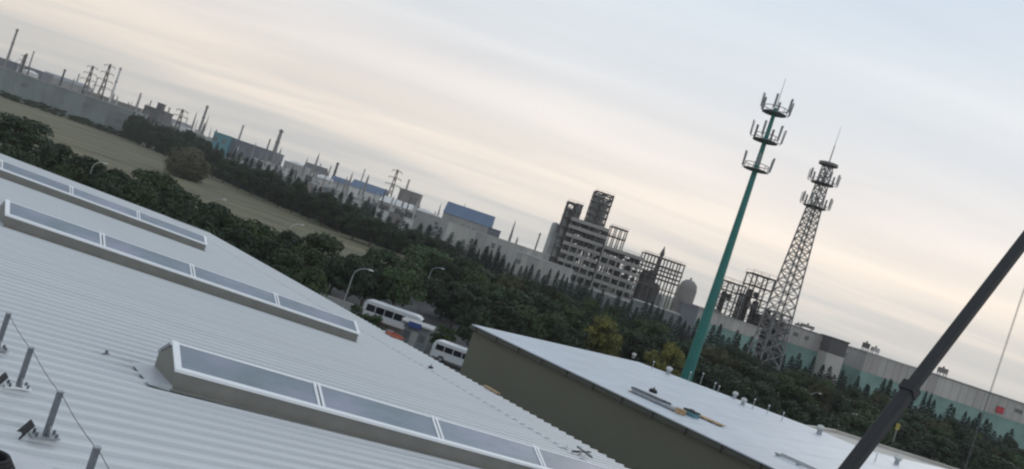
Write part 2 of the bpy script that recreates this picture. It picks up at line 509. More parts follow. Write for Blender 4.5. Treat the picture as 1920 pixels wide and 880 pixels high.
# small things lying on the ribbed roof
def litter(name, label, cat, px, py, parts, rz=0.0):
    # intersection of the pixel ray with the roof plane
    dv = ray(px, py)
    dd = Vector((math.cos(TH), math.sin(TH), 0))
    t = -5.0 / (dv.z + SL * dv.dot(dd))
    p = Vector((0, 0, HC)) + dv * t
    r = thing(name, label, cat, p + Vector((0, 0, .1)), TH + rz)
    for pn, mb, mt in parts:
        mb.build(pn, mt, r)
    return r
litter('loose_bracket', 'small dark loose bracket on the roof left of the nearest skylight', 'bracket', 196, 672,
       [('plate', MB().box(-.1, .1, -.03, .03, 0, .02), M['darkgalv']), ('lug', MB().box(-.02, .02, -.03, .03, .02, .10), M['darkgalv'])], .5)
litter('loose_clamp', 'small dark clamp lying near the roof eave seam', 'clamp', 806, 694,
       [('jaw', MB().box(-.12, .12, -.07, .07, 0, .10), M['black']), ('screw', MB().tube((0, 0, .1), (0, 0, .24), .03, n=6), M['darkgalv'])])
litter('steel_offcuts', 'pile of dark steel offcuts at the eave beside the nearest skylight', 'steel scrap', 1085, 856,
       [('offcut', MB().beam((-.7, -.2, .03), (.5, .1, .05), .07), M['darkgalv']), ('offcut', MB().beam((-.2, .3, .03), (1.1, -.1, .06), .06), M['black']),
        ('offcut', MB().beam((.3, -.5, .03), (.9, .5, .09), .08), M['darkgalv']), ('offcut', MB().beam((-.6, .5, .05), (.1, .7, .05), .09), M['galv'])], .4)
litter('red_crate', 'low red plastic tray on the roof eave below the bus', 'tray', 738, 634,
       [('base', MB().box(-.6, .6, -.35, .35, 0, .04), M['red']), ('rim', MB().box(-.6, .6, -.35, -.30, .04, .16), M['red']), ('rim', MB().box(-.6, .6, .30, .35, .04, .16), M['red']),
        ('end', MB().box(-.6, -.55, -.30, .30, .04, .16), M['red']), ('end', MB().box(.55, .6, -.30, .30, .04, .16), M['red'])], R(90))
litter('timber_batten', 'short raw timber battens on the eave before the olive wall', 'timber', 922, 736,
       [('batten', MB().box(-.6, .6, -.09, .0, 0, .08), M['wood']), ('batten', MB().box(-.5, .7, .02, .12, 0, .09), M['wood'])], R(90))
# coil and pale cover at the bottom left corner
dv = ray(-22, 905)
t_ = -5.0 / (dv.z + SL * (dv.x * math.cos(TH) + dv.y * math.sin(TH)))
pc = Vector((0, 0, HC)) + dv * t_
r = thing('covered_cable_coil', 'pale sheet with black cable coil in the bottom left corner', 'cable coil', pc + Vector((0, 0, .09)), TH)
mb = MB()
sheetp = [(0.0, 0.02), (.75, .03), (.84, .06), (.82, .10), (.55, .13), (.0, .14)]
mb.lathe([(max(a, .01), b) for a, b in sheetp], 26)
mb.build('pale_sheet', M['tarp'], r, smooth=True)
for k in range(4):
    cm = MB()
    rr = .34 - .03 * k
    pp = [Vector((-.12 + rr * math.cos(2 * math.pi * j / 20), -.08 + rr * math.sin(2 * math.pi * j / 20), .17 + .045 * k)) for j in range(21)]
    cm.path(pp, .028, 6)
    cm.build('cable_turn', M['rubber'], r)

# ------------------------------------------------------------------ olive-walled warehouse with the white roof
ZB = 8.35
b2 = thing('olive_wall_warehouse', 'warehouse with plain olive cladding wall and white metal roof', 'building', (0, 0, 0), TH)
p2 = [(48.0, -12), (118, -12), (118, 30), (77, 36.6), (76.5, 42.6), (70.3, 58.6), (48.0, 58.4)]
def roof2z(x, y): return ZB + 0.010 * (x - 48)
MB().slab([(x + (.12 if x < 50 else -.12), y + (-.12 if y > 50 else .12)) for x, y in p2], 0, lambda x, y: roof2z(x, y) - .10).build('wall', M['olive'], b2)
# roof sheets, each its own strip across the fall
def clip_strip(poly, y0, y1):
    def cl(pl, f):
        out = []
        for i in range(len(pl)):
            a, b = pl[i], pl[(i + 1) % len(pl)]
            fa, fb = f(a), f(b)
            if fa >= 0: out.append(a)
            if fa * fb < 0:
                t = fa / (fa - fb)
                out.append((a[0] + (b[0] - a[0]) * t, a[1] + (b[1] - a[1]) * t))
        return out
    pl = cl(poly, lambda p: p[1] - y0)
    return cl(pl, lambda p: y1 - p[1]) if pl else pl
y = 58.6
kk = 0
while y > -11.9:
    y2 = max(y - 1.9, -12)
    pl = clip_strip([(x - (.18 if x < 50 else 0), yy) for x, yy in p2], y2 + .012, y - .012)
    if len(pl) > 2:
        o = (kk % 2) * .003
        MB().slab(pl, lambda x, yy: roof2z(x, yy) - .08, lambda x, yy: roof2z(x, yy) + o).build('roof_sheet', M['roof2'], b2)
    y, kk = y2, kk + 1
MB().box(47.70, 47.815, -12, 58.5, ZB - .42, ZB - .14).build('gutter', M['olive_trim'], b2)
for k in range(24):
    yk = 57.5 - k * 2.9
    MB().box(47.66, 47.70, yk - .05, yk + .05, ZB - .55, ZB - .05).build('gutter_bracket', M['black'], b2)
# concrete roofed annex behind
ax = thing('concrete_annex', 'low annex with bare cream concrete roof behind the white roof', 'building', (0, 0, 0), TH)
pa = [(77.2, 42.9), (83.6, 43.6), (91, 35.5), (105, 19.5), (119, 3), (118.4, 30.4), (77.5, 37)]
pa = [(76.9, 43.0), (83.6, 43.8), (91.2, 35.2), (106, 18.5), (118.3, 18.5), (118.3, 30.3), (77.4, 37)]
pa = [(76.9, 42.9), (83.6, 43.8), (97.6, 35.4), (128, 17.0), (128, 8), (118.3, 8), (118.3, 30.3), (77.4, 36.9)]
MB().slab(pa, 0, ZB + .02).build('wall', M['concrete'], ax)
MB().slab([(76.9, 42.9), (83.6, 43.8), (97.6, 35.4), (128, 17.0), (127.6, 16.7), (97.3, 35.0), (83.5, 43.4), (76.95, 42.5)], ZB + .02, ZB + .30).build('parapet', M['concrete'], ax)

# ventilators and other things on the white roof
def on2(px, py):
    return onz(px, py, ZB + .22)
def turbine(label, px, py, sc=1.0):
    p = on2(px, py)
    dd = p.x * math.cos(TH) + p.y * math.sin(TH)
    r = thing('roof_ventilator', label, 'ventilator', (p.x, p.y, roof2z(dd, 0) + .01), 0, 'ventilators along the far edge of the white roof')
    MB().lathe([(.30, 0), (.30, .35), (.24, .40), (.24, .46)], 14).build('base_collar', M['galv'], r, smooth=True)
    dome = [(.24, .46), (.40, .58), (.46, .74), (.40, .92), (.22, 1.04), (.04, 1.07)]
    MB().lathe(dome, 16).build('turbine_head', M['lampwhite'], r, smooth=True)
    for k in range(8):
        th = k * math.pi / 4
        mb = MB()
        for (ra, za), (rb, zb) in zip(dome[:-1], dome[1:]):
            mb.beam(((ra + .01) * math.cos(th), (ra + .01) * math.sin(th), za), ((rb + .01) * math.cos(th + .12), (rb + .01) * math.sin(th + .12), zb), .04, .03)
        mb.build('vane', M['galv'], r)
    r.scale = (sc * .85,) * 3
    return r
turbine('pale turbine ventilator at the roof edge left of the yellow shrub', 1187, 672, .6)
turbine('white turbine ventilator at the roof edge below the yellowish shrub', 1252, 702, .85)
turbine('white turbine ventilator at the roof edge, upper of a close pair', 1376, 748, .75)
turbine('white turbine ventilator at the roof edge, lower of a close pair', 1392, 760, .75)
turbine('white turbine ventilator near the roof corner left of the crane boom', 1535, 815, .9)
turbine('white turbine ventilator low on the roof right of the crane boom', 1680, 872, .8)
for i, (px, py, h) in enumerate(((1222, 692, .7), (1290, 716, .9), (1312, 722, 1.1), (1337, 733, .7), (1345, 737, .6), (1410, 768, .9), (1437, 778, .8), (1465, 790, .7), (1640, 866, .7))):
    p = on2(px, py)
    dd = p.x * math.cos(TH) + p.y * math.sin(TH)
    r = thing('vent_pipe', 'thin pale vent pipe standing along the far white roof edge', 'pipe', (p.x, p.y, roof2z(dd, 0) + .01), TH, 'vent pipes along the far white roof edge')
    MB().tube((0, 0, 0), (0, 0, h), .035, n=7).build('pipe', M['galv'], r)
    MB().lathe([(.06, h), (.09, h + .04), (.02, h + .10)], 8).build('cowl', M['frame'], r)
def placed(name, label, cat, px, py, rz=0.0):
    p = on2(px, py)
    dd = p.x * math.cos(TH) + p.y * math.sin(TH)
    return thing(name, label, cat, (p.x, p.y, roof2z(dd, 0) + .015), TH + rz)
r = placed('rail_stack', 'long stack of grey steel rails lying on the white roof', 'steel stack', 1228, 749, R(94))
for k in range(4):
    MB().box(-2.5 + .1 * k, 2.4 - .2 * k, -.45 + .24 * k, -.27 + .24 * k, .06, .22).build('rail', M['galv'], r)
for k in range(2):
    MB().box(-1.2 + .5 * k, 2.2, -.35 + .3 * k, -.17 + .3 * k, .22, .36).build('rail', M['darkgalv'], r)
for x in (-2.0, 0, 1.9):
    MB().box(x, x + .1, -.55, .6, 0, .06).build('bearer', M['wood'], r)
r = placed('tool_bag', 'small dark bag on top of the rail stack on the white roof', 'bag', 1222, 742, .3)
r.location.z += .37
MB().lathe([(.05, 0), (.30, .02), (.34, .14), (.25, .28), (.06, .33)], 10).build('bag_body', M['black'], r, smooth=True)
MB().path([Vector((-.2, 0, .28)), Vector((-.1, 0, .42)), Vector((.1, 0, .42)), Vector((.2, 0, .28))], .025, 6).build('handle', M['black'], r)
r = placed('toolbox', 'dark green toolbox on the white roof beside the timber', 'toolbox', 1296, 776, R(92))
MB().box(-.55, .55, -.25, .25, 0, .30).build('box', M['tealhall'], r)
MB().box(-.57, .57, -.27, .27, .30, .40).build('lid', M['black'], r)
MB().beam((-.2, 0, .45), (.2, 0, .45), .05).build('handle', M['black'], r)
r = placed('timber_pallet', 'brown timber boards lying right of the toolbox on the white roof', 'timber', 1333, 787, R(95))
for k in range(4):
    MB().box(-1.1 + .1 * (k % 2), 1.1, -.40 + .21 * k, -.22 + .21 * k, .09, .13).build('board', M['wood'], r)
for x in (-.8, 0, .75):
    MB().box(x, x + .09, -.4, .42, 0, .09).build('bearer', M['wood'], r)
r = placed('carton', 'small beige carton on the white roof beside the rail stack', 'box', 1276, 772, R(80))
MB().box(-.3, .3, -.25, .25, 0, .35).build('box', M['wood'], r)
MB().box(-.3, .3, -.26, -.01, .35, .365).build('flap', M['wood'], r)
MB().box(-.3, .3, .01, .26, .35, .365).build('flap', M['wood'], r)
r = placed('steel_frame_offcut', 'low grey steel frame at the near end of the white roof', 'steel frame', 1500, 868, R(92))
for yy in (-.4, .4):
    MB().beam((-1.6, yy, .15), (1.6, yy, .15), .1).build('rail', M['galv'], r)
for x in (-1.5, 0, 1.5):
    MB().beam((x, -.36, .05), (x, .36, .05), .09).build('crossbar', M['galv'], r)

# ------------------------------------------------------------------ vehicles and gatehouse beyond the eave
def bus(name, label, cat, Lb, Wb, Hb, loc, rz, nwin, wz0, wz1):
    r = thing(name, label, cat, loc, rz)
    g = .35
    body = [(-Lb / 2, g), (Lb / 2 - .1, g), (Lb / 2, g + .5), (Lb / 2 - .05, wz0), (Lb / 2 - .45, Hb - .35), (Lb / 2 - .8, Hb - .08), (Lb / 2 - 1.3, Hb), (-Lb / 2 + .7, Hb), (-Lb / 2 + .2, Hb - .12), (-Lb / 2, Hb - .6)]
    mb = MB().prism(body, -Wb / 2, Wb / 2)
    bo = mb.build('body', M['carwhite'], r)
    bv = bo.modifiers.new('bevel', 'BEVEL'); bv.width = .12; bv.segments = 3; bv.limit_method = 'ANGLE'
    span = Lb - 2.0
    for sy in (-1, 1):
        y0, y1 = (-Wb / 2 - .02, -Wb / 2 + .02) if sy < 0 else (Wb / 2 - .02, Wb / 2 + .02)
        for k in range(nwin):
            x0 = -Lb / 2 + .45 + k * span / nwin
            MB().box(x0, x0 + span / nwin - .10, y0, y1, wz0, wz1).build('side_window', M['carglass'], r)
        MB().box(Lb / 2 - 1.3, Lb / 2 - .62, y0, y1, wz0 - .1, wz1 - .1).build('cab_window', M['carglass'], r)
        for x in (-Lb / 2 + Lb * .22, Lb / 2 - Lb * .19):
            yw = sy * (Wb / 2 - .14)
            wl = MB().tube((x, yw - .16, .42), (x, yw + .16, .42), .42, n=20).build('tyre', M['rubber'], r, smooth=True)
            MB().tube((x, yw - .175, .42), (x, yw + .175, .42), .22, n=14).build('rim', M['galv'], wl)
        MB().tube((Lb / 2 - .05, sy * (Wb / 2 - .3), g + .45), (Lb / 2 + .03, sy * (Wb / 2 - .3), g + .45), .13, n=10).build('headlight', M['frame'], r)
        MB().box(Lb / 2 - .35, Lb / 2 - .22, sy * (Wb / 2 + .18) - .06, sy * (Wb / 2 + .18) + .06, wz0 + .1, wz0 + .55).build('mirror', M['black'], r)
        MB().box(-Lb / 2 + .3, Lb / 2 - .6, y0 - .003, y1 + .003, g + .02, g + .16).build('skirt', M['halldark'], r)
    a, b = Vector((Lb / 2 - .04, 0, wz0 + .02)), Vector((Lb / 2 - .42, 0, Hb - .42))
    n = Vector((b.z - a.z, 0, a.x - b.x)).normalized() * .03
    MB().add([a + Vector((0, -Wb / 2 + .18, 0)) + n, a + Vector((0, Wb / 2 - .18, 0)) + n, b + Vector((0, Wb / 2 - .18, 0)) + n, b + Vector((0, -Wb / 2 + .18, 0)) + n], [(0, 1, 2, 3)]).build('windscreen', M['carglass'], r)
    MB().box(-Lb / 2 - .02, -Lb / 2 + .05, -Wb / 2 + .3, Wb / 2 - .3, wz0, wz1 - .1).build('rear_window', M['carglass'], r)
    return r
Yb = 117.0
bus('parked_bus', 'white bus with dark window band parked behind the gatehouse', 'bus', 8.3, 2.4, 2.95, (SX(-160, Yb), Yb, .05), R(-3), 5, 1.55, 2.42)
Yv = 104.0
bus('parked_minibus', 'white minibus half hidden by the corner of the olive wall', 'minibus', 6.4, 2.0, 2.45, (SX(-22, Yv), Yv, .05), R(-10), 4, 1.35, 2.0)
Yg = 108.0
g = thing('gatehouse', 'small grey gatehouse with blue sign below the bus', 'building', (SX(-112, Yg), Yg, .02), 0)
MB().box(-1.6, 1.6, -1.4, 1.4, 0, 2.9).build('wall', M['hallgrey'], g)
MB().box(-2.0, 2.0, -1.8, 1.8, 2.9, 3.12).build('roof', M['hallpale'], g)
MB().box(-1.1, .5, -1.86, -1.80, 2.55, 3.22).build('sign', M['blue'], g)
dr = MB().box(-.45, .35, -1.45, -1.40, .0, 2.1).build('door', M['hallpale'], g)
MB().box(.2, .26, -1.50, -1.45, 1.0, 1.12).build('handle', M['darkgalv'], dr)
for x in (-1.35, .6):
    wn = MB().box(x, x + .75, -1.44, -1.40, 1.0, 2.0).build('window', M['window'], g)
    MB().box(x - .05, x + .80, -1.47, -1.40, .93, .998).build('sill', M['hallpale'], wn)
g = thing('brick_kiosk', 'low dark reddish hut left of the gatehouse', 'hut', (SX(-165, 104), 104, .02), 0)
MB().box(-2.4, 1.6, -1.0, 1.0, 0, 2.3).build('wall', M['pipe'], g)
MB().box(-2.6, 1.8, -1.2, 1.2, 2.3, 2.45).build('roof', M['hallbrown'], g)
MB().box(-.4, .9, -1.04, -1.0, .9, 1.9).build('window', M['hallpale'], g)
g = thing('boundary_kerb_wall', 'low pale wall strip left of the bus beyond the eave', 'wall', (SX(-262, 112), 112, 0), R(-6))
MB().box(-4, 3, -.1, .1, 0, 2.2).build('wall', M['hallpale'], g)
MB().box(-4.05, 3.05, -.15, .15, 2.2, 2.28).build('coping', M['concrete'], g)

# ------------------------------------------------------------------ street lamps
def lamp(label, px, py, h, side=1, hook=False, rz=0.0):
    p = onz(px, py, h)
    r = thing('street_lamp', label, 'street lamp', (p.x, p.y, 0), rz, 'street lamps along the site road')
    MB().tube((0, 0, 0), (0, 0, .5), .16, .15, 10).build('base', M['galv'], r)
    MB().tube((0, 0, .5), (0, 0, h - 1.2), .10, .06, 10).build('pole', M['galv'], r)
    arm = [Vector((side * 1.5 * (1 - math.cos(t * math.pi / 2)), 0, h - 1.2 + 1.2 * math.sin(t * math.pi / 2))) for t in [k / 7 for k in range(8)]]
    MB().path(arm, .045, 8).build('arm', M['lampwhite'] if hook else M['galv'], r)
    e = arm[-1]
    hd = MB()
    hd.lathe([(.02, -.12), (.15, -.10), (.20, 0), (.14, .08), (.02, .10)], 12)
    hd.v = [(x * 1.6 + side * .25, y * .8, z * .8) for x, y, z in hd.v]
    hd.build('lamp_head', M['lampwhite'], r, smooth=True, loc=e)
    return r
lamp('curved street lamp rising above the roof by the bus', 668, 498, 8, 1)
lamp('street lamp in front of the tall tree right of the bus', 812, 498, 8, 1)
lamp('street lamp at the far corner of the ribbed roof', 402, 368, 8, 1)
lamp('short pale hooked lamp among trees before the field', 548, 416, 8, 1, True)
lamp('pale hooked lamp among trees above the farthest skylight', 178, 300, 8, 1, True)
lamp('street lamp among dark trees left of the olive shrub', 1522, 733, 7, 1)
lamp('leaning pale lamp head among trees right of the first lamp', 1535, 728, 7.2, 1, True)
lamp('hooked lamp at the lower right beside the trees', 1858, 838, 7, 1, True)
lamp('slim lamp pole just right of the crane boom', 1735, 768, 7, -1)
lamp('thin street lamp standing right behind the white roof', 1590, 772, 6.5, 1)

# ------------------------------------------------------------------ crane boom and hoist rope
fd, fe = None, None
best = None
for k in range(0, 4000, 4):
    x, y = 1590 - .767 * k, 880 + k
    dv = ray(x, y)
    dd = dv.x * math.cos(TH) + dv.y * math.sin(TH)
    if dd <= 0: continue
    t = 40.5 / dd
    p = Vector((0, 0, HC)) + dv * t
    if best is None or abs(p.z - 2.6) < abs(best.z - 2.6):
        best = p
foot = best
tp = ray(1920, 452)
tp = Vector((0, 0, HC)) + tp * 55.0
bd = (tp - foot).normalized()
# tip: where the boom is over the hoist rope's own line of sight
cr = ray(1857, 735)
# solve (foot + bd*L).x * cr.y == (foot + bd*L).y * cr.x
Lb = (foot.y * cr.x - foot.x * cr.y) / (bd.x * cr.y - bd.y * cr.x)
print('FOOT', foot, 'TIPDIR', bd, 'L', Lb, 'tip', foot + bd * Lb)
Lb = min(max(Lb, 24), 60)
BW = 0.70
crn = thing('mobile_crane', 'black telescopic crane boom slanting up across the right side', 'crane', (foot.x, foot.y, 0), math.atan2(bd.y, bd.x))
hx = Vector((math.cos(crn.rotation_euler.z), math.sin(crn.rotation_euler.z), 0))
lb = Vector((bd.dot(hx), 0, bd.z)).normalized()
f0 = Vector((0, 0, foot.z))
pj = ray(1712, 718)                                # the sleeve between boom sections
Lj = (foot.y * pj.x - foot.x * pj.y) / (bd.x * pj.y - bd.y * pj.x)
segs = [(0, Lj, BW), (Lj, Lb, BW * .90)]
for i, (a, b, wd) in enumerate(segs):
    o = MB().beam(f0 + lb * a, f0 + lb * b, wd, wd).build('boom_section', M['black'], crn)
    bv = o.modifiers.new('bevel', 'BEVEL'); bv.width = wd * .22; bv.segments = 3
    if i < 1:
        MB().beam(f0 + lb * (b - .55), f0 + lb * (b + .08), wd + .15, wd + .15).build('boom_collar', M['black'], crn)
MB().tube(f0 + lb * (Lb * .02) + Vector((.9, 0, -.9)), f0 + lb * Lj * .7 + Vector((.0, 0, -.5)), .13, n=10).build('lift_ram', M['darkgalv'], crn)
Le = segs[-1][1]
MB().beam(f0 + lb * (Le - .2) + Vector((0, 0, -.5)), f0 + lb * (Le + .5) + Vector((0, 0, -.3)), .4, .7).build('boom_head', M['black'], crn)
MB().lathe([(1.2, 1.35), (1.2, 1.65), (1.0, 1.75)], 20).build('turntable', M['yellow'], crn)
MB().box(-1.9, 1.3, -.55, .55, 1.75, 3.1).build('superstructure', M['yellow'], crn)
cbn = MB().box(-.4, 1.5, .62, 1.45, 1.75, 3.2).build('operator_cab', M['yellow'], crn)
MB().box(1.5, 1.52, .70, 1.38, 2.2, 3.1).build('cab_window', M['carglass'], cbn)
ch = MB().box(-3.4, 5.2, -1.2, 1.2, .75, 1.35).build('chassis', M['black'], crn)
dcab = MB().prism([(5.2, .6), (7.1, .6), (7.1, 1.6), (6.7, 2.7), (5.2, 2.7)], -1.2, 1.2).build('driver_cab', M['yellow'], crn)
MB().box(7.0, 7.12, -1.0, 1.0, 1.62, 1.7).build('bumper_trim', M['black'], dcab)
for x in (-2.4, -1.0, 3.4, 4.7):
    for s in (-1, 1):
        MB().tube((x, s * 1.0 - .2, .55), (x, s * 1.0 + .2, .55), .55, n=18).build('wheel', M['rubber'], crn, smooth=True)
crn.rotation_euler.z = math.atan2(bd.y, bd.x)
tip = foot + bd * Le
rope = thing('hoist_rope', 'thin hoist rope hanging from the crane at the right edge', 'rope', (tip.x, tip.y, 0))
MB().tube((0, -.06, 10.0), (0, -.06, tip.z - .4), .017, n=6).build('rope_fall', M['wire'], rope)
MB().tube((0, .06, 10.0), (0, .06, tip.z - .4), .017, n=6).build('rope_fall', M['wire'], rope)
MB().box(-.14, .14, -.2, .2, 9.4, 10.0).build('hook_block', M['black'], rope)
MB().path([Vector((0, 0, 9.4 + q)) + Vector((p_, 0, 0)) for p_, q in ((0, 0), (0, -.2), (.12, -.35), (.1, -.48), (-.05, -.5), (-.12, -.4))], .035, 6).build('hook', M['black'], rope)

# ------------------------------------------------------------------ telecom towers
Ym = 140.0
mx_ = SX(395, Ym)
mo = thing('telecom_monopole', 'tall teal telecom monopole with three antenna rings', 'telecom mast', (mx_, Ym, 0))
zt = VZ(396, Ym)
MB().tube((0, 0, 0), (0, 0, zt), .98, .30, 16).build('pole', M['teal'], mo, smooth=True)
MB().tube((0, 0, zt), (0, 0, VZ(456, Ym)), .07, .03, 6).build('lightning_rod', M['mast'], mo)
def ring(root, z, rad, n, ah, rin, mt, aw=.34, phase=0.3, thick=.14):
    pf = MB()
    N_ = 18
    for i in range(N_):
        a0, a1 = 2 * math.pi * i / N_, 2 * math.pi * (i + 1) / N_
        for rr, zz in ((rad * .8, 0), (rad * .8, .9)):
            pf.beam((rr * math.cos(a0), rr * math.sin(a0), z + zz), (rr * math.cos(a1), rr * math.sin(a1), z + zz), .10)
        if i % 3 == 0:
            pf.beam((rin * math.cos(a0), rin * math.sin(a0), z), (rad * .8 * math.cos(a0), rad * .8 * math.sin(a0), z), .13)
            pf.beam((rad * .8 * math.cos(a0), rad * .8 * math.sin(a0), z), (rad * .8 * math.cos(a0), rad * .8 * math.sin(a0), z + .9), .08)
    pf.lathe([(rin, z - .06), (rad * .78, z - .05), (rad * .78, z + .03), (rin, z + .04)], 18)
    P = pf.build('platform', mt, root)
    for k in range(n):
        th = phase + 2 * math.pi * k / n
        c, s = math.cos(th), math.sin(th)
        am = MB()
        am.beam((rad * .8 * c, rad * .8 * s, z + .3), (rad * c, rad * s, z + .3), .09)
        am.beam((rad * c, rad * s, z), (rad * c, rad * s, z + ah + .25), .08)
        am.build('antenna_arm', mt, P)
        an = MB()
        q = Vector((rad * 1.06 * c, rad * 1.06 * s, z + .4))
        tl = Vector((.10 * c, .10 * s, 0))
        an.beam(q, q + Vector((0, 0, ah)) + tl, aw, thick)
        an.build('antenna_panel', M['antenna'], P)
    return P
ring(mo, VZ(386, Ym), 2.35, 6, 2.2, .3, M['mast'], phase=.15)
ring(mo, VZ(331, Ym), 2.45, 6, 2.3, .42, M['mast'], phase=.0)
ring(mo, VZ(274, Ym), 2.35, 6, 2.0, .5, M['mast'], phase=.3)
Yl = 220.0
la = thing('lattice_telecom_tower', 'grey lattice telecom tower with two round antenna platforms', 'telecom mast', (SX(522, Yl), Yl, 0), .3)
ztop = VZ(326, Yl)
hw = lambda z: 3.3 + (1.25 - 3.3) * min(z / VZ(245, Yl), 1.0)
cs = [(1, 1), (-1, 1), (-1, -1), (1, -1)]
zk = VZ(245, Yl)
for c in cs:
    MB().beam((c[0] * hw(0), c[1] * hw(0), 0), (c[0] * hw(zk), c[1] * hw(zk), zk), .34).build('leg', M['mast'], la)
    MB().beam((c[0] * 1.25, c[1] * 1.25, zk), (c[0] * .9, c[1] * .9, ztop), .26).build('upper_leg', M['mast'], la)
zz = 0.0
lv = [0]
while zz < zk - 2:
    zz += hw(zz) * 1.15
    lv.append(min(zz, zk))
lv += [zk + (ztop - zk) * k / 5 for k in range(1, 6)]
hw2 = lambda z: hw(z) if z <= zk else 1.25 - .35 * (z - zk) / (ztop - zk)
for a, b in zip(lv[:-1], lv[1:]):
    mb = MB()
    for i in range(4):
        c, e = cs[i], cs[(i + 1) % 4]
        ha, hb = hw2(a), hw2(b)
        mb.beam((c[0] * ha, c[1] * ha, a), (e[0] * hb, e[1] * hb, b), .16)
        mb.beam((e[0] * ha, e[1] * ha, a), (c[0] * hb, c[1] * hb, b), .16)
        mb.beam((c[0] * hb, c[1] * hb, b), (e[0] * hb, e[1] * hb, b), .14)
    mb.build('bracing', M['mast'], la)
ring(la, VZ(243, Yl), 3.5, 9, 2.6, 1.0, M['mast'], .45)
ring(la, VZ(289, Yl), 3.5, 9, 2.6, .9, M['mast'], .45)
MB().lathe([(.9, ztop - .2), (2.4, ztop - .1), (2.4, ztop + .5), (.9, ztop + .5)], 14).build('top_platform', M['mast'], la)
MB().tube((0, 0, ztop), (0, 0, VZ(365, Yl)), .16, .12, 8).build('mast_pole', M['mast'], la)
MB().tube((0, 0, VZ(365, Yl)), (0, 0, VZ(402, Yl)), .07, .04, 6).build('lightning_rod', M['mast'], la)

# ------------------------------------------------------------------ process plant
def frame(root, x0, x1, y0, y1, zs, nx, ny, cw, mt_c, mt_d, deck=True, brace=True, dth=.45):
    for i in range(nx + 1):
        for j in range(ny + 1):
            x, y_ = x0 + (x1 - x0) * i / nx, y0 + (y1 - y0) * j / ny
            MB().box(x - cw / 2, x + cw / 2, y_ - cw / 2, y_ + cw / 2, 0, zs[-1]).build('column', mt_c, root)
    for z in zs:
        mb = MB()
        if deck:
            mb.box(x0 - .5, x1 + .5, y0 - .5, y1 + .5, z - dth, z)
        else:
            for y_ in (y0, y1):
                mb.beam((x0 - .4, y_, z), (x1 + .4, y_, z), cw)
            for i in range(nx + 1):
                x = x0 + (x1 - x0) * i / nx
                mb.beam((x, y0, z), (x, y1, z), cw * .8)
        d = mb.build('deck' if deck else 'beam_level', mt_d, root)
        for y_ in (y0 - .45, y1 + .45):
            rl = MB()
            rl.beam((x0 - .5, y_, z + 1.1), (x1 + .5, y_, z + 1.1), .09)
            n = max(2, int((x1 - x0) / 2.5))
            for i in range(n + 1):
                x = x0 - .4 + (x1 - x0 + .8) * i / n
                rl.beam((x, y_, z), (x, y_, z + 1.1), .07)
            rl.build('railing', mt_c, d)
    if brace:
        zz_ = [0] + list(zs)
        for a, b in zip(zz_[:-1], zz_[1:]):
            for y_ in (y0, y1):
                for i in range(nx):
                    xa, xb = x0 + (x1 - x0) * i / nx, x0 + (x1 - x0) * (i + 1) / nx
                    if (i + int(a)) % 2:
                        xa, xb = xb, xa
                    MB().beam((xb, y_, a), (xa, y_, b), cw * .45).build('brace', mt_c, root)
Yp = 420.0
S = Yp / F
def zpv(v): return VZ(v, Yp)
pl = thing('process_plant', 'large dark steel process plant with stacked decks and two towers', 'process plant', (SX(165, Yp), Yp, 0))
X = lambda s: (s - 165) * S
frame(pl, X(96), X(165), -8, 8, [zpv(v) for v in (-46, -30, -14, 2, 18, 34, 50, 66, 80)], 4, 1, .5, M['steel'], M['deck'], dth=1.6)
frame(pl, X(166.5), X(244), -8, 8, [zpv(v) for v in (-46, -30, -14, 2, 18, 34, 50)], 5, 1, .5, M['steel'], M['deck'], dth=1.6)
frame(pl, X(246), X(322), -5, 5, [zpv(v) for v in (-30, 5, 38, 61)], 6, 1, .55, M['steel'], M['pipe'], deck=False, brace=False)
for nm, s0, s1, v1 in (('tower', 80, 107, 106), ('tower', 122, 157, 141)):
    pass
frame(pl, X(81), X(95), -6, 6, [zpv(v) for v in (-20, 0, 20, 40, 60, 78, 92, 106)], 1, 1, .7, M['steel'], M['steel'], dth=.5)
frame(pl, X(97), X(107), -6, 6, [zpv(v) for v in (90, 106)], 1, 1, .7, M['steel'], M['steel'], deck=False)
frame(pl, X(123), X(156), -6, 6, [zpv(v) for v in (84, 96, 108, 120, 131, 140)], 2, 1, .75, M['steel'], M['steel'], deck=False)
frame(pl, X(172), X(202), -4, 4, [zpv(v) for v in (70, 88)], 3, 1, .5, M['steel'], M['steel'], deck=False, brace=False)
def vessel(root, x, y, r, z0, z1, mt_, name='vessel'):
    h = r * .6
    return MB().lathe([(r * .3, z0 - .01), (r, z0 + h), (r, z1 - h), (r * .75, z1 - h * .35), (r * .1, z1)], 14, (x, y, 0)).build(name, mt_, root, smooth=True)
for s, v0, v1, rr in ((72, -60, 62, 1.9), (78, -60, 45, 1.6), (88, -60, 96, 1.5), (102, 20, 104, 1.3), (131, 60, 136, 1.9), (146, 60, 128, 2.1)):
    vessel(pl, X(s), -2 if s > 80 else 0, rr, max(.1, zpv(v0)), zpv(v1), M['vessel'])
rng2 = random.Random(3)
for k in range(120):                                 # equipment standing on the decks
    s = rng2.uniform(100, 240)
    v = rng2.choice((-46, -30, -14, 2, 18, 34) if s > 165 else (-46, -30, -14, 2, 18, 34, 50, 66))
    rr = rng2.uniform(.8, 1.7)
    yy = rng2.uniform(-6, 4)
    if rng2.random() < .6:
        vessel(pl, X(s), yy, rr, zpv(v) + .05, zpv(v) + rng2.uniform(2.2, 3.1), M['steel'] if rng2.random() < .85 else M['vessel'], 'drum')
    else:
        MB().tube((X(s) - 2.4, yy, zpv(v) + 1.7), (X(s) + 2.4, yy, zpv(v) + 1.7), rr * .7, n=12).build('drum', M['steel'], pl, smooth=True)
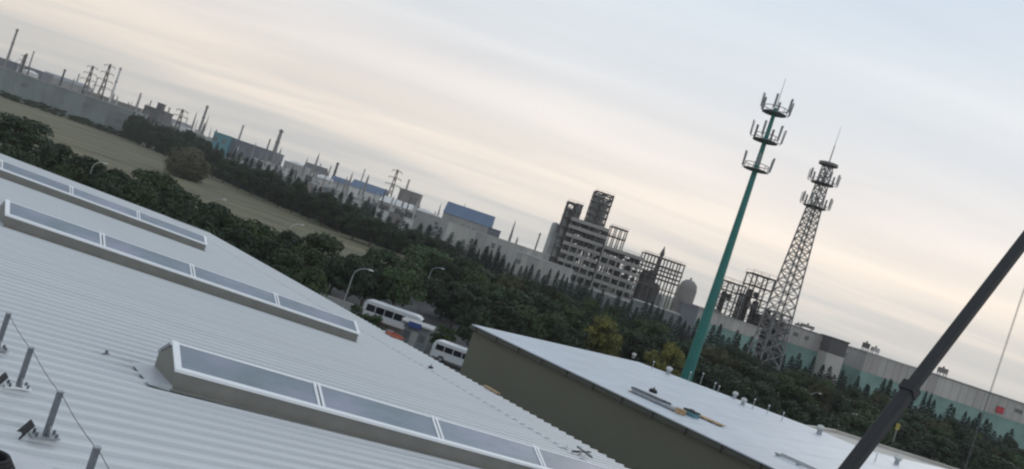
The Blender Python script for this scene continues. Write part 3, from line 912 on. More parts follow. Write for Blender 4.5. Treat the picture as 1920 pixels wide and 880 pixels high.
for v in (-46, -30, -14, 2, 18, 34, 50, 66):            # rows of dark machinery between the decks
    s = 99.0
    while s < (162 if v > 34 else 240):
        ln = rng2.uniform(5, 17)
        if rng2.random() < .66:
            z0_ = zpv(v) + .02
            MB().box(X(s), X(min(s + ln, 243)), 1.5, 5.5, z0_, z0_ + rng2.uniform(1.4, 2.5)).build('machine_unit', M['steel'] if rng2.random() < .8 else M['hallbrown'], pl)
        s += ln + rng2.uniform(1, 5)
for k in range(9):
    s = 108 + k * 15
    MB().tube((X(s), -8.6, 1), (X(s), -8.6, zpv(rng2.choice((34, 50)))), .3, n=8).build('riser_pipe', M['vessel'], pl)
for s, v0, v1, rr in ((262, -60, 30, 2.6), (274, -60, 36, 2.2), (285, -60, 14, 3.0), (300, -60, -4, 3)):
    vessel(pl, X(s), 1, rr, .1, zpv(v1), M['steel'] if s < 290 else M['vessel'])
MB().tube((X(279), 0, 0), (X(279), 0, zpv(66)), 1.1, .8, 10).build('chimney', M['steel'], pl)
MB().lathe([(.8, zpv(66)), (1.2, zpv(68)), (.1, zpv(84))], 10, (X(279), 0, 0)).build('chimney_cap', M['steel'], pl)
for v in (22, 30, 46):
    for yy in (-3, 0, 3):
        MB().tube((X(246), yy, zpv(v)), (X(322), yy, zpv(v)), .4, n=8).build('pipe', M['pipe'] if yy else M['vessel'], pl)
# dome tank and low block right of the plant
r = thing('dome_tank', 'round dark domed tank between the plant and the teal mast', 'tank', (SX(345, 400), 400, 0))
MB().lathe([(4.2, 0), (4.2, VZ(22, 400)), (3.6, VZ(32, 400)), (2.0, VZ(38, 400)), (.2, VZ(40, 400))], 18).build('shell', M['hallbrown'], r, smooth=True)
MB().tube((0, 0, VZ(39, 400)), (0, 0, VZ(44, 400)), .4, n=8).build('vent', M['steel'], r)
r = thing('tank_block', 'low dark block beside the domed tank left of the mast', 'building', (SX(362, 395), 395, 0))
MB().box(-5, 5, -4, 4, 0, VZ(-4, 395)).build('wall', M['hallmauve'], r)
MB().box(-5.3, 5.3, -4.3, 4.3, VZ(-4, 395), VZ(-2, 395)).build('roof', M['greyroof'], r)
for x in (-3.4, 0, 3.4):
    MB().box(x - .9, x + .9, -4.06, -4.0, VZ(-14, 395), VZ(-8, 395)).build('window', M['window'], r)
# the two open steel towers behind the masts
Yo = 300.0
def otower(label, s0, s1, vt, seed, tanks):
    c = (s0 + s1) / 2
    r = thing('open_steel_tower', label, 'steel tower', (SX(c, Yo), Yo, 0), 0, 'open steel towers behind the telecom masts')
    h = (s1 - s0) / 2 * Yo / F
    zs = [VZ(v, Yo) for v in np.linspace(-40, vt, 7)]
    frame(r, -h, h, -4, 4, zs, 2, 1, .42, M['steel'], M['steel'], deck=True, dth=.3)
    q = random.Random(seed)
    for (xx, v0, v1, rr) in tanks:
        vessel(r, xx, q.uniform(-1.5, 1.5), rr, .1, VZ(v1, Yo), M['steel'])
    for k in range(5):
        z = q.choice(zs[1:-1])
        vessel(r, q.uniform(-h * .7, h * .7), q.uniform(-2.5, 2), q.uniform(.6, 1.1), z + .02, z + q.uniform(1.6, 2.6), M['vessel'] if k % 2 else M['steel'], 'drum')
    return r
otower('squat open steel tower just right of the teal mast', 398, 441, 60, 1, [(-1.5, 0, 40, 1.0)])
otower('taller open steel tower left of the lattice mast', 447, 489, 89, 2, [(-1.6, 0, 60, 1.2), (1.5, 0, 42, 1.1)])
r = thing('pale_column', 'slim pale column between the two open steel towers', 'column', (SX(445, 310), 310, 0))
vessel(r, 0, 0, 1.0, .1, VZ(48, 310), M['hallpale'], 'shell')
MB().lathe([(1.4, VZ(30, 310)), (1.4, VZ(30, 310) + .2)], 12).build('ring_platform', M['steel'], r)
r = thing('process_block', 'dark cluster of steelwork at the foot of the lattice mast', 'steelwork', (SX(512, 290), 290, 0))
frame(r, -4, 4.5, -4, 4, [VZ(v, 290) for v in (-30, -14, 2, 18, 34)], 3, 1, .4, M['steel'], M['steel'], dth=.3)
for x in (-2, .5, 2.8):
    vessel(r, x, 0, 1.1, .1, VZ(26 - 4 * x, 290), M['steel'])

# ------------------------------------------------------------------ far buildings
def hall(name, label, s0, s1, v, Y, mw, mr, depth=18, roof='flat', rh=2.0, nwin=0, wv=None, rz=0.0, lower=None, cat='building', group=None, vb=None, panels=0):
    cxs = (s0 + s1) / 2
    hwid = (s1 - s0) / 2 * Y / F
    r = thing(name, label, cat, (SX(cxs, Y), Y, 0), rz, group)
    z = VZ(v, Y)
    z0 = 0
    if lower:
        zl = VZ(lower[0], Y)
        MB().box(-hwid - .05, hwid + .05, -.06, depth, 0, zl).build('lower_wall', lower[1], r)
        z0 = zl
    if panels:
        pw = 2 * hwid / panels
        for k in range(panels):
            o_ = (k % 2) * .04
            MB().box(-hwid + k * pw + .06, -hwid + (k + 1) * pw - .06, -.12 - o_, 0.0, z0, z).build('wall_panel', mw, r)
    MB().box(-hwid, hwid, 0, depth, z0, z).build('wall', mw, r)
    if roof == 'flat':
        MB().box(-hwid - .3, hwid + .3, -.3, depth + .3, z, z + .5).build('roof', mr, r)
    elif roof == 'gable':
        mb = MB()
        mb.add([(-hwid - .4, -.5, z - .1), (hwid + .4, -.5, z - .1), (hwid + .4, depth + .5, z - .1), (-hwid - .4, depth + .5, z - .1),
                (-hwid - .4, depth / 2, z + rh), (hwid + .4, depth / 2, z + rh)],
               [(0, 3, 2, 1), (0, 1, 5, 4), (2, 3, 4, 5), (0, 4, 3), (1, 2, 5)])
        mb.build('roof', mr, r)
    if nwin:
        v0, v1 = wv
        qq = random.Random(int(s0 * 7 + Y))
        for k in range(nwin):
            if nwin > 2 and qq.random() < .45:
                continue
            xx = -hwid + (k + .5 + qq.uniform(-.2, .2)) * 2 * hwid / nwin
            ww = min(2 * hwid / nwin * qq.uniform(.12, .34), 2.2)
            yf = -.06 if not panels else -.22
            MB().box(xx - ww, xx + ww, yf, .02, VZ(v0, Y), VZ(v1, Y)).build('window', M['window'], r)
    return r
def S_(x, y): return sv(x, y)[0]
# left: the long grey hall and the works behind it
Yh = 640
gh = hall('long_grey_hall', 'long plain grey hall along the far edge of the field', -1010, -745, 8, Yh, M['hallgrey'], M['hallpale'], 26, nwin=2, wv=(-14, -7), rz=R(4), panels=14)
hall('grey_hall_wing', 'lower grey green hall wing with dark end at the field edge', -790, -708, -2, 600, M['hallgrey'], M['greyroof'], 16, nwin=2, wv=(-22, -14), rz=R(3))
hall('dark_works_block', 'dark square works block behind the long grey hall', -730, -690, 26, 820, M['halldark'], M['halldark'], 20, nwin=3, wv=(4, 18))
hall('works_head_house', 'narrow dark head house on top of the works block', -708, -697, 38, 836, M['halldark'], M['halldark'], 6)
hall('low_dark_shed_row', 'low dark shed row behind the far left end of the hall', -1020, -930, 24, 900, M['hallmauve'], M['greyroof'], 20, nwin=8, wv=(8, 16))
hall('pale_ridge_works', 'pale low works on the skyline left of the pylons', -935, -850, 21, 1000, M['hallpale'], M['greyroof'], 24, 'gable', 4, nwin=6, wv=(2, 10))
hall('brownish_sheds', 'brownish sheds on the skyline below the pylons', -850, -735, 17, 1000, M['hallbrown'], M['hallpale'], 24, nwin=7, wv=(2, 10))
hall('small_white_sheds', 'small white sheds right of the dark works block', -688, -640, 12, 900, M['hallwhite'], M['greyroof'], 14, 'gable', 3, nwin=4, wv=(-3, 4))
hall('misty_low_works', 'misty low works on the skyline above the dark wood', -640, -560, 6, 1200, M['hallpale'], M['hallpale'], 24, nwin=6, wv=(-3, 1))
hall('white_field_shed', 'small low white shed at the edge of the field', -712, -674, -32, 560, M['hallwhite'], M['hallwhite'], 6, nwin=2, wv=(-42, -37))
hall('pale_block_row', 'row of pale blocks behind trees left of the teal hall', -600, -566, -10, 700, M['hallwhite'], M['greyroof'], 12, nwin=4, wv=(-22, -15))
hall('teal_hall', 'teal clad block at the left end of the mauve hall', -590, -557, 20, 700, M['tealhall'], M['tealhall'], 22, nwin=2, wv=(4, 12))
hall('mauve_hall', 'long dark mauve hall between the teal block and the chimney', -556, -466, 19, 705, M['hallmauve'], M['greyroof'], 22, nwin=6, wv=(2, 10), panels=9)
hall('pale_low_wing', 'pale low wing below the mauve hall', -505, -440, -4, 640, M['hallpale'], M['hallwhite'], 14, nwin=5, wv=(-16, -10))
hall('cream_works', 'cream works block beside the thick chimney', -448, -405, 10, 700, M['hallpale'], M['hallwhite'], 18, nwin=3, wv=(-8, 0))
hall('dark_gable_hall', 'hall with dark gabled roof right of the thick chimney', -412, -372, 10, 720, M['hallpale'], M['halldark'], 18, 'gable', 5, nwin=3, wv=(-8, 2))
hall('pale_office_row', 'pale office row with small windows on the skyline', -400, -330, -2, 650, M['hallwhite'], M['hallpale'], 14, nwin=9, wv=(-16, -10))
hall('small_blue_roof_shed', 'small shed with blue roof left of the long blue roof', -355, -322, 4, 700, M['hallpale'], M['blueroof'], 14, 'gable', 4, nwin=3, wv=(-10, -4))
hall('long_blue_roof_hall', 'long hall with dark blue roof and pale walls', -318, -252, 5, 680, M['hallwhite'], M['blueroof'], 26, 'gable', 6, nwin=7, wv=(-14, -6))
hall('white_roof_hall', 'low hall with bright white roof left of the brown block', -256, -196, -3, 600, M['hallpale'], M['hallwhite'], 26, 'gable', 4, nwin=6, wv=(-18, -12))
hall('brown_block', 'square brown block on the skyline with pale base', -226, -186, 30, 640, M['hallbrown'], M['greyroof'], 16, nwin=4, wv=(-2, 22), lower=(-6, M['hallpale']))
hall('grey_pipe_hall', 'low pale grey hall right of the brown block', -188, -118, 0, 560, M['hallpale'], M['hallpale'], 18, nwin=7, wv=(-14, -8))
hall('blue_box_hall', 'blue roofed box hall left of the process plant', -135, -42, 14, 520, M['hallpale'], M['blueroof'], 24, 'gable', 7, nwin=8, wv=(-8, 2))
hall('blue_end_shed', 'small dark blue shed at the right end of the blue roof', -46, -22, 12, 500, M['hallmauve'], M['blueroof'], 12, nwin=2, wv=(-4, 4))
hall('long_pale_hall', 'long pale low hall running to the process plant', -120, 80, -2, 400, M['hallpale'], M['hallpale'], 16, nwin=14, wv=(-22, -12), panels=18)
hall('pale_front_wall', 'pale lower hall before the process plant behind trees', 20, 130, -14, 380, M['hallpale'], M['hallpale'], 10, nwin=6, wv=(-34, -26), panels=10)
hall('plant_plinth_hall', 'grey green low hall at the foot of the process plant', 110, 255, -38, 350, M['hallgrey'], M['hallpale'], 8, nwin=8, wv=(-52, -44), panels=12)
hall('pale_low_block', 'pale low block between the process plant and teal mast', 262, 345, -30, 340, M['hallgrey'], M['hallpale'], 10, nwin=4, wv=(-44, -38))
# right: precast halls with teal lower walls
hall('pale_pipe_hall', 'pale hall with teal base behind the open steel towers', 388, 500, -6, 285, M['panelgrey'], M['hallpale'], 8, nwin=0, lower=(-26, M['tealwall']), panels=8)
hall('precast_hall', 'pale grey precast hall with teal base right of the lattice mast', 502, 628, 18, 290, M['panelgrey'], M['greyroof'], 18, nwin=5, wv=(2, 9), lower=(-13, M['tealwall']), panels=9)
hall('dark_brown_tower_block', 'dark brown boxy block above a grey base in the precast row', 632, 664, 20, 282, M['halldark'], M['halldark'], 10, lower=(-8, M['panelgrey']), nwin=0)
hall('set_back_precast_hall', 'lower set back precast hall right of the dark brown block', 666, 700, 2, 300, M['panelgrey'], M['hallwhite'], 10, lower=(-17, M['tealwall']), nwin=1, wv=(-10, -4))
hall('grey_precast_hall', 'grey precast hall with teal base left of the crane boom', 702, 800, 15, 285, M['panelgrey'], M['hallpale'], 18, nwin=3, wv=(0, 6), lower=(-20, M['tealwall']), panels=7)
rh_ = hall('long_precast_hall', 'long pale precast hall right of the crane boom', 812, 1120, 16, 285, M['panelgrey'], M['greyroof'], 18, nwin=9, wv=(-2, 5), lower=(-19, M['tealwall']), panels=20)
def rooftop(label, s, v0, v1, wd, Y, mt_):
    r = thing('rooftop_plant', label, 'roof plant', (SX(s, Y), Y + 5, VZ(v0, Y) + .5), 0, 'plant units on the precast hall roofs')
    h = (v1 - v0) * Y / F
    MB().box(-wd / 2, wd / 2, -1, 1, h * .35, h).build('housing', mt_, r)
    for x in (-wd * .4, wd * .4):
        for y_ in (-.8, .8):
            MB().box(x - .1, x + .1, y_ - .1, y_ + .1, 0, h * .35).build('leg', M['steel'], r)
    MB().tube((0, 0, h), (0, 0, h + .6), .3, n=8).build('outlet', M['steel'], r)
rooftop('low brown roof plant on the first precast hall', 590, 18, 27, 4.2, 290, M['hallbrown'])
rooftop('upright dark roof plant on the grey precast hall', 708, 15, 30, 1.8, 285, M['steel'])
rooftop('pale boxy roof plant beside the upright dark one', 727, 15, 27, 2.2, 285, M['hallpale'])
rooftop('dark roof plant above the long hall right of the boom', 862, 16, 31, 2.6, 285, M['hallbrown'])
rooftop('small dark roof plant left of the brown roof plant', 572, 18, 23, 1.6, 290, M['steel'])
r = thing('red_banner', 'small red sign on the long precast hall at right', 'sign', (SX(974, 284), 284.0, VZ(-13, 284)))
MB().box(-1.2, 1.2, .45, .60, 0, 1.9).build('board', M['redsign'], r)
MB().box(-1.25, 1.25, .60, .66, -.1, 2.0).build('backing', M['steel'], r)
r = thing('yellow_marker', 'small yellow sign board just right of the crane boom', 'sign', (SX(800, 150), 150.0, 0))
MB().tube((0, 0, 0), (0, 0, 7), .07, n=8).build('pole', M['galv'], r)
MB().box(-.35, .35, -.05, .05, 6.6, 7.7).build('board', M['yellow'], r)
# small units of the works, seen over the trees
def works_proto(k):
    r = empty('works_unit')
    q = random.Random(100 + k)
    w_, h_ = q.uniform(4, 9), q.uniform(.45, .7)
    mt_ = (M['hallpale'], M['hallwhite'], M['hallmauve'], M['hallbrown'], M['hallgrey'])[k % 5]
    MB().box(-w_ / 2, w_ / 2, -3, 3, 0, h_).build('housing', mt_, r)
    MB().box(-w_ / 2 - .2, w_ / 2 + .2, -3.2, 3.2, h_, h_ + .03).build('roof', (M['greyroof'], M['hallpale'], M['blueroof'])[k % 3], r)
    for j in range(q.randint(1, 3)):
        x = q.uniform(-w_ * .45, w_ * .45)
        MB().tube((x, q.uniform(-2, 2), h_), (x, 0, q.uniform(.8, 1.0)), q.uniform(.25, .7), n=8).build('stack', (M['stack'], M['steel'], M['palestack'])[j], r)
    MB().box(-w_ * .2, w_ * .25, -2, 2, h_ + .03, h_ + q.uniform(.10, .22)).build('plant_box', M['steel'] if k % 2 else M['hallpale'], r)
    MB().box(-w_ * .4, -w_ * .1, -3.05, -3.0, h_ * .5, h_ * .8).build('window', M['window'], r)
    return r
WP = [works_proto(k) for k in range(7)]
qw = random.Random(5)
first = [True] * 7
for i in range(78):
    sW = -1005 + i * 13.2 + qw.uniform(-5, 5)
    Yw = qw.uniform(520, 700) if sW > -550 else qw.uniform(700, 980)
    vW = (qw.uniform(4, 20) if sW < -550 else qw.uniform(-8, 12)) + (6 if qw.random() < .2 else 0)
    k = qw.randrange(7)
    o = WP[k] if first[k] else copy_tree(WP[k])
    first[k] = False
    o.location = (SX(sW, Yw), Yw, 0)
    o.rotation_euler.z = qw.uniform(-.5, .5)
    o.scale = (qw.uniform(.7, 1.5), 1, VZ(vW, Yw))
    tag(o, 'small works unit with stacks crowded along the far skyline', 'works unit', 'small works units along the far skyline')
# tanks
def tank(label, s, v, rad, Y, mt_, dome=.35):
    r = thing('storage_tank', label, 'tank', (SX(s, Y), Y, 0), 0, 'pale storage tanks on the skyline')
    z = VZ(v, Y)
    MB().lathe([(rad, 0), (rad, z - rad * dome), (rad * .8, z - rad * dome * .45), (rad * .4, z - rad * dome * .1), (.1, z)], 22).build('shell', mt_, r, smooth=True)
    MB().lathe([(rad + .3, z - rad * dome - .5), (rad + .3, z - rad * dome - .2)], 22).build('rim_walkway', M['deck'], r)
tank('white domed tank beside the thick chimney', -422, 16, 9, 740, M['hallwhite'])
tank('white domed tank on the skyline before the blue roofs', -366, 8, 8, 700, M['hallwhite'])
tank('pale tank right of the brown block', -168, 8, 6, 600, M['hallwhite'])
tank('pale tank left of the blue box hall', -150, 5, 6, 590, M['hallpale'])
tank('white tank on the skyline above the left hall', -952, 20, 7, 860, M['hallwhite'])
# chimneys
def chimney(label, bx, by, tx, ty, wpx, Y, mt_, bands=2):
    s0, v0 = sv(bx, by)
    s1, v1 = sv(tx, ty)
    r = thing('chimney', label, 'chimney', (SX((s0 + s1) / 2, Y), Y, 0), 0, 'slim chimneys along the skyline')
    z = VZ(v1, Y)
    ra = wpx / 2 * Y / F
    MB().tube((0, 0, 0), (0, 0, z), ra * 1.35, ra * .8, 12).build('shaft', mt_, r, smooth=True)
    for k in range(bands):
        zz = z * (.97 - .22 * k)
        MB().lathe([(ra * 1.05, zz - .6), (ra * 1.5, zz - .3), (ra * 1.5, zz), (ra * 1.05, zz)], 12).build('ring_platform', M['steel'], r)
chimney('tall grey chimney at the far left of the skyline', 20, 113, 36, 55, 4.4, 900, M['stack'])
chimney('short dark chimney right of the tall far left chimney', 47, 128, 55, 102, 4, 900, M['steel'])
chimney('faint slim chimney beside the short dark one', 61, 125, 67, 97, 3, 2600, M['stack'])
chimney('dark stub chimney above the left skyline sheds', 121, 155, 125, 131, 4, 950, M['steel'])
chimney('faint slim chimney left of the pylons', 147, 165, 152, 140, 3, 2600, M['stack'])
chimney('thin chimney between the two pylons', 182, 170, 186, 146, 2.4, 2600, M['stack'])
chimney('pale slender chimney in front of the works block', 210, 200, 229, 127, 4, 800, M['palestack'])
chimney('short faint chimney right of the works block', 263, 197, 268, 176, 4, 2600, M['stack'])
chimney('faint stub chimney over the dark wood', 285, 205, 287, 190, 3, 2600, M['stack'])
chimney('faint chimney left of the small pylon', 317, 228, 321, 203, 4, 2600, M['stack'])
chimney('tall grey chimney left of the teal hall', 380, 248, 392, 199, 5, 850, M['stack'])
chimney('short faint chimney above the mauve hall', 454, 262, 460, 236, 4, 2600, M['stack'])
chimney('thin stub chimney left of the thick chimney', 508, 275, 511, 262, 3, 950, M['steel'])
chimney('thick grey chimney right of the mauve hall', 519, 293, 531, 244, 7.5, 760, M['stack'], 3)
chimney('faint stub chimney left of the blue roofs', 602, 330, 604, 308, 3, 2600, M['stack'])
chimney('thin chimney of a pair above the blue roof', 620, 335, 624, 313, 3, 2600, M['stack'])
chimney('dark chimney of a pair above the blue roof', 631, 335, 637, 306, 5, 820, M['steel'])
chimney('faint chimney between the blue roof and white roof', 683, 345, 687, 318, 2.6, 2600, M['stack'])
chimney('faint stub chimney behind the brown block', 768, 355, 771, 338, 4, 2600, M['stack'])
chimney('dark stub chimney left of the process plant', 1013, 460, 1016, 438, 3, 560, M['steel'], 1)
# pylons
def pylon(label, bx, by, tx, ty, Y, arms=3, sc=1.0):
    s1, v1 = sv(tx, ty)
    s0, v0 = sv(bx, by)
    r = thing('power_pylon', label, 'pylon', (SX((s0 + s1) / 2, Y), Y, 0), .25, 'power pylons on the skyline')
    z = VZ(v1, Y)
    q = lambda t: 3.2 * sc * (1 - t) + .5 * sc * t
    for c in cs:
        MB().beam((c[0] * q(0), c[1] * q(0), 0), (c[0] * q(1), c[1] * q(1), z), .45 * sc).build('leg', M['steel'], r)
    nl = 8
    mb = MB()
    for k in range(nl):
        a, b = k / nl, (k + 1) / nl
        for i in range(4):
            c, e = cs[i], cs[(i + 1) % 4]
            mb.beam((c[0] * q(a), c[1] * q(a), z * a), (e[0] * q(b), e[1] * q(b), z * b), .28 * sc)
            mb.beam((e[0] * q(a), e[1] * q(a), z * a), (c[0] * q(b), c[1] * q(b), z * b), .28 * sc)
    mb.build('bracing', M['steel'], r)
    for k in range(arms):
        zz = z * (.96 - .13 * k)
        wdt = (5.0 + 1.3 * k) * sc
        am = MB()
        for s in (-1, 1):
            am.beam((0, -.5, zz), (s * wdt, 0, zz + .3), .35 * sc)
            am.beam((0, .5, zz), (s * wdt, 0, zz + .3), .35 * sc)
            am.beam((0, 0, zz + 1.8 * sc), (s * wdt, 0, zz + .3), .3 * sc)
        A = am.build('crossarm', M['steel'], r)
        for s in (-1, 1):
            MB().tube((s * wdt * .95, 0, zz + .2), (s * wdt * .95, 0, zz - 1.8 * sc), .22 * sc, n=6).build('insulator', M['darkgalv'], A)
pylon('left pylon of the pair above the grey hall', 167, 172, 176, 124, 880)
pylon('right darker pylon of the pair above the grey hall', 197, 175, 209, 121, 860, 4)
pylon('small dark pylon over the wood left of the tall chimney', 340, 232, 347, 207, 620, 3, .8)
pylon('lattice pylon left of the brown block', 738, 365, 749, 319, 640, 3, .75)
pylon('faint small pylon at the left of the skyline', 46, 122, 50, 104, 1000, 3, .7)

# ------------------------------------------------------------------ trees
def leaf_mesh(name, P, Nn, sz, mt_, asp=0.8):
    n = len(P)
    Nn = Nn / np.linalg.norm(Nn, axis=1, keepdims=True)
    ref = rng.normal(size=(n, 3))
    a = np.cross(Nn, ref)
    a /= np.linalg.norm(a, axis=1, keepdims=True)
    b = np.cross(Nn, a)
    a = a * sz[:, None]
    b = b * (sz * asp)[:, None]
    V = np.stack([P - a * .5 - b * .2, P + b * .55 - a * .1, P + a * .55 + b * .1, P - b * .5 + a * .15], 1).reshape(-1, 3)
    me = bpy.data.meshes.new(name)
    me.vertices.add(4 * n)
    me.vertices.foreach_set('co', V.astype(np.float32).ravel())
    me.loops.add(4 * n)
    me.loops.foreach_set('vertex_index', np.arange(4 * n, dtype=np.int32))
    me.polygons.add(n)
    me.polygons.foreach_set('loop_start', np.arange(0, 4 * n, 4, dtype=np.int32))
    me.update()
    me.validate()
    me.materials.append(mt_)
    return me
def broad_proto(h, rad, mt_, nb=22, per=260, base=.18, seed=0, leaf=.42):
    """crown from uneven leaf clumps; height h, half width rad"""
    q = np.random.default_rng(seed)
    Ps, Ns, Ss = [], [], []
    lim = []
    for k in range(nb):
        th = q.uniform(0, 2 * math.pi)
        t = q.uniform(0, 1)
        z = h * (base + (1 - base) * (0.12 + .72 * t))
        prof = math.sin(math.pi * min(.97, (.18 + .78 * t))) ** .6
        rr = rad * prof * math.sqrt(q.uniform(.05, .62))
        c = np.array([rr * math.cos(th), rr * math.sin(th), z])
        br = rad * q.uniform(.26, .44)
        lim.append((c, br))
        d = q.normal(size=(per, 3))
        d /= np.linalg.norm(d, axis=1, keepdims=True)
        d[:, 2] = np.where(d[:, 2] < -.35, -d[:, 2] * .6, d[:, 2])
        rad_ = br * q.uniform(.62, 1.12, per) ** .7
        p = c + d * rad_[:, None] * np.array([1, 1, .8])
        Ps.append(p)
        Ns.append(d + q.normal(size=(per, 3)) * .55)
        Ss.append(q.uniform(.6, 1.3, per) * leaf)
    P = np.concatenate(Ps)
    P[:, 2] = np.clip(P[:, 2], .25, h * 1.02)
    crown = leaf_mesh('crown', P, np.concatenate(Ns), np.concatenate(Ss), mt_)
    mb = MB()
    pts = [Vector((0, 0, 0)), Vector((.08, .03, h * .18)), Vector((-.05, .06, h * .36)), Vector((.05, 0, h * .62))]
    rs = [h * .024, h * .019, h * .015, h * .006]
    for a, b, r1, r2 in zip(pts[:-1], pts[1:], rs[:-1], rs[1:]):
        mb.tube(a, b, r1, r2, 8)
    for c, br in lim[:8]:
        mb.tube(pts[1 if c[2] < h * .5 else 2], Vector(c) * .9, h * .010, h * .003, 6)
    tm = mb.mesh('trunk')
    tm.materials.append(M['bark'])
    return crown, tm, h, rad
def dome_proto(h, rad, mt_, n=7000, seed=0, leaf=.5):
    q = np.random.default_rng(seed)
    d = q.normal(size=(n, 3))
    d /= np.linalg.norm(d, axis=1, keepdims=True)
    lump = 1 + .10 * np.sin(5 * d[:, 0] + 3 * d[:, 2]) + .08 * np.sin(9 * d[:, 1] + 4 * d[:, 0]) + .07 * np.sin(13 * d[:, 2] + 7 * d[:, 1])
    rr = lump * q.uniform(.55, 1.04, n) ** .45
    P = d * rr[:, None] * np.array([rad, rad, h * .52]) + np.array([0, 0, h * .47])
    P[:, 2] = np.clip(P[:, 2], .1, h)
    crown = leaf_mesh('crown', P, d + q.normal(size=(n, 3)) * .5, q.uniform(.6, 1.3, n) * leaf, mt_)
    mb = MB().tube((0, 0, 0), (.1, 0, h * .3), h * .03, h * .02, 8)
    for k in range(5):
        a = k * 1.26
        mb.tube((.1, 0, h * .3), (rad * .5 * math.cos(a), rad * .5 * math.sin(a), h * .62), h * .012, h * .004, 6)
    tm = mb.mesh('trunk')
    tm.materials.append(M['bark'])
    return crown, tm, h, rad
def conifer_proto(h, rad, mt_, n=2600, seed=0, leaf=.5, ex=.8):
    q = np.random.default_rng(seed)
    t = q.uniform(0, 1, n) ** 1.35
    lay = np.floor(t * 13) / 13
    t = np.clip(lay + (t - lay) * .75 + q.normal(0, .01, n), 0.0, .995)
    env = (1 - t) ** ex * (0.78 + .30 * np.cos((t * 13 % 1) * 2 * math.pi))
    th = q.uniform(0, 2 * math.pi, n)
    lob = 1 + .22 * np.sin(3 * th + 9 * t) + .15 * np.sin(7 * th - 20 * t)
    rr = rad * env * lob * q.uniform(.35, 1.05, n) ** .5 + .05
    P = np.stack([rr * np.cos(th), rr * np.sin(th), h * (.05 + .95 * t) - rr * .22], 1)
    P[:, 2] = np.clip(P[:, 2], .1, None)
    Nn = np.stack([np.cos(th) * .7, np.sin(th) * .7, np.full(n, .7)], 1) + q.normal(size=(n, 3)) * .5
    sz = leaf * q.uniform(.6, 1.3, n) * (1.05 - .55 * t)
    crown = leaf_mesh('crown', P, Nn, sz, mt_, .55)
    tm = MB().tube((0, 0, 0), (0, 0, h * .55), h * .016, h * .010, 8).tube((0, 0, h * .55), (0, 0, h * .97), h * .010, h * .002, 6).mesh('trunk')
    tm.materials.append(M['bark'])
    return crown, tm, h, rad
DK = [broad_proto(8.5, 4.6, M['leaf_dark'], seed=s) for s in (1, 2, 3)]
MD = [broad_proto(8.5, 4.6, M['leaf_mid'], seed=s) for s in (4, 5)]
OL = [broad_proto(9, 5.2, M['leaf_olive'], nb=26, seed=6, base=.02, leaf=.5), broad_proto(8, 4.8, M['leaf_olive'], nb=22, seed=16, base=.05)]
YL = [broad_proto(7, 3.8, M['leaf_yellow'], nb=24, seed=s, base=.04, leaf=.34) for s in (7, 8)]
SH = [broad_proto(3.0, 1.8, M['leaf_mid'], nb=12, per=140, seed=9, base=.0, leaf=.24)]
CN = [conifer_proto(12, 2.3, M['needle'], seed=s) for s in (21, 22, 23)]
CB = [conifer_proto(12, 2.6, M['needle'], seed=s, ex=.42) for s in (24, 25, 26)]
DM = [dome_proto(10, 6, M['leaf_bush'], seed=31)]
CM = [conifer_proto(12, 2.4, M['needle'], seed=s, ex=.6) for s in (27, 28)]
ntree = [0]
def tree(proto, name, label, x, y, h, rad=None, group=None, rz=None, cat='tree'):
    crown, tm, ph, pr = proto
    r = thing(name, label, cat, (x, y, -.03), random.uniform(0, 6.28) if rz is None else rz, group)
    k = h / ph
    kr = (rad / pr) if rad else k * random.uniform(.9, 1.12)
    r.scale = (kr, kr, k)
    link('trunk', tm, None, r)
    link('crown', crown, None, r)
    ntree[0] += 1
    return r
def crowntop(px, py, h):
    """where a tree of height h stands whose top shows at this pixel"""
    p = onz(px, py, h)
    return p.x, p.y
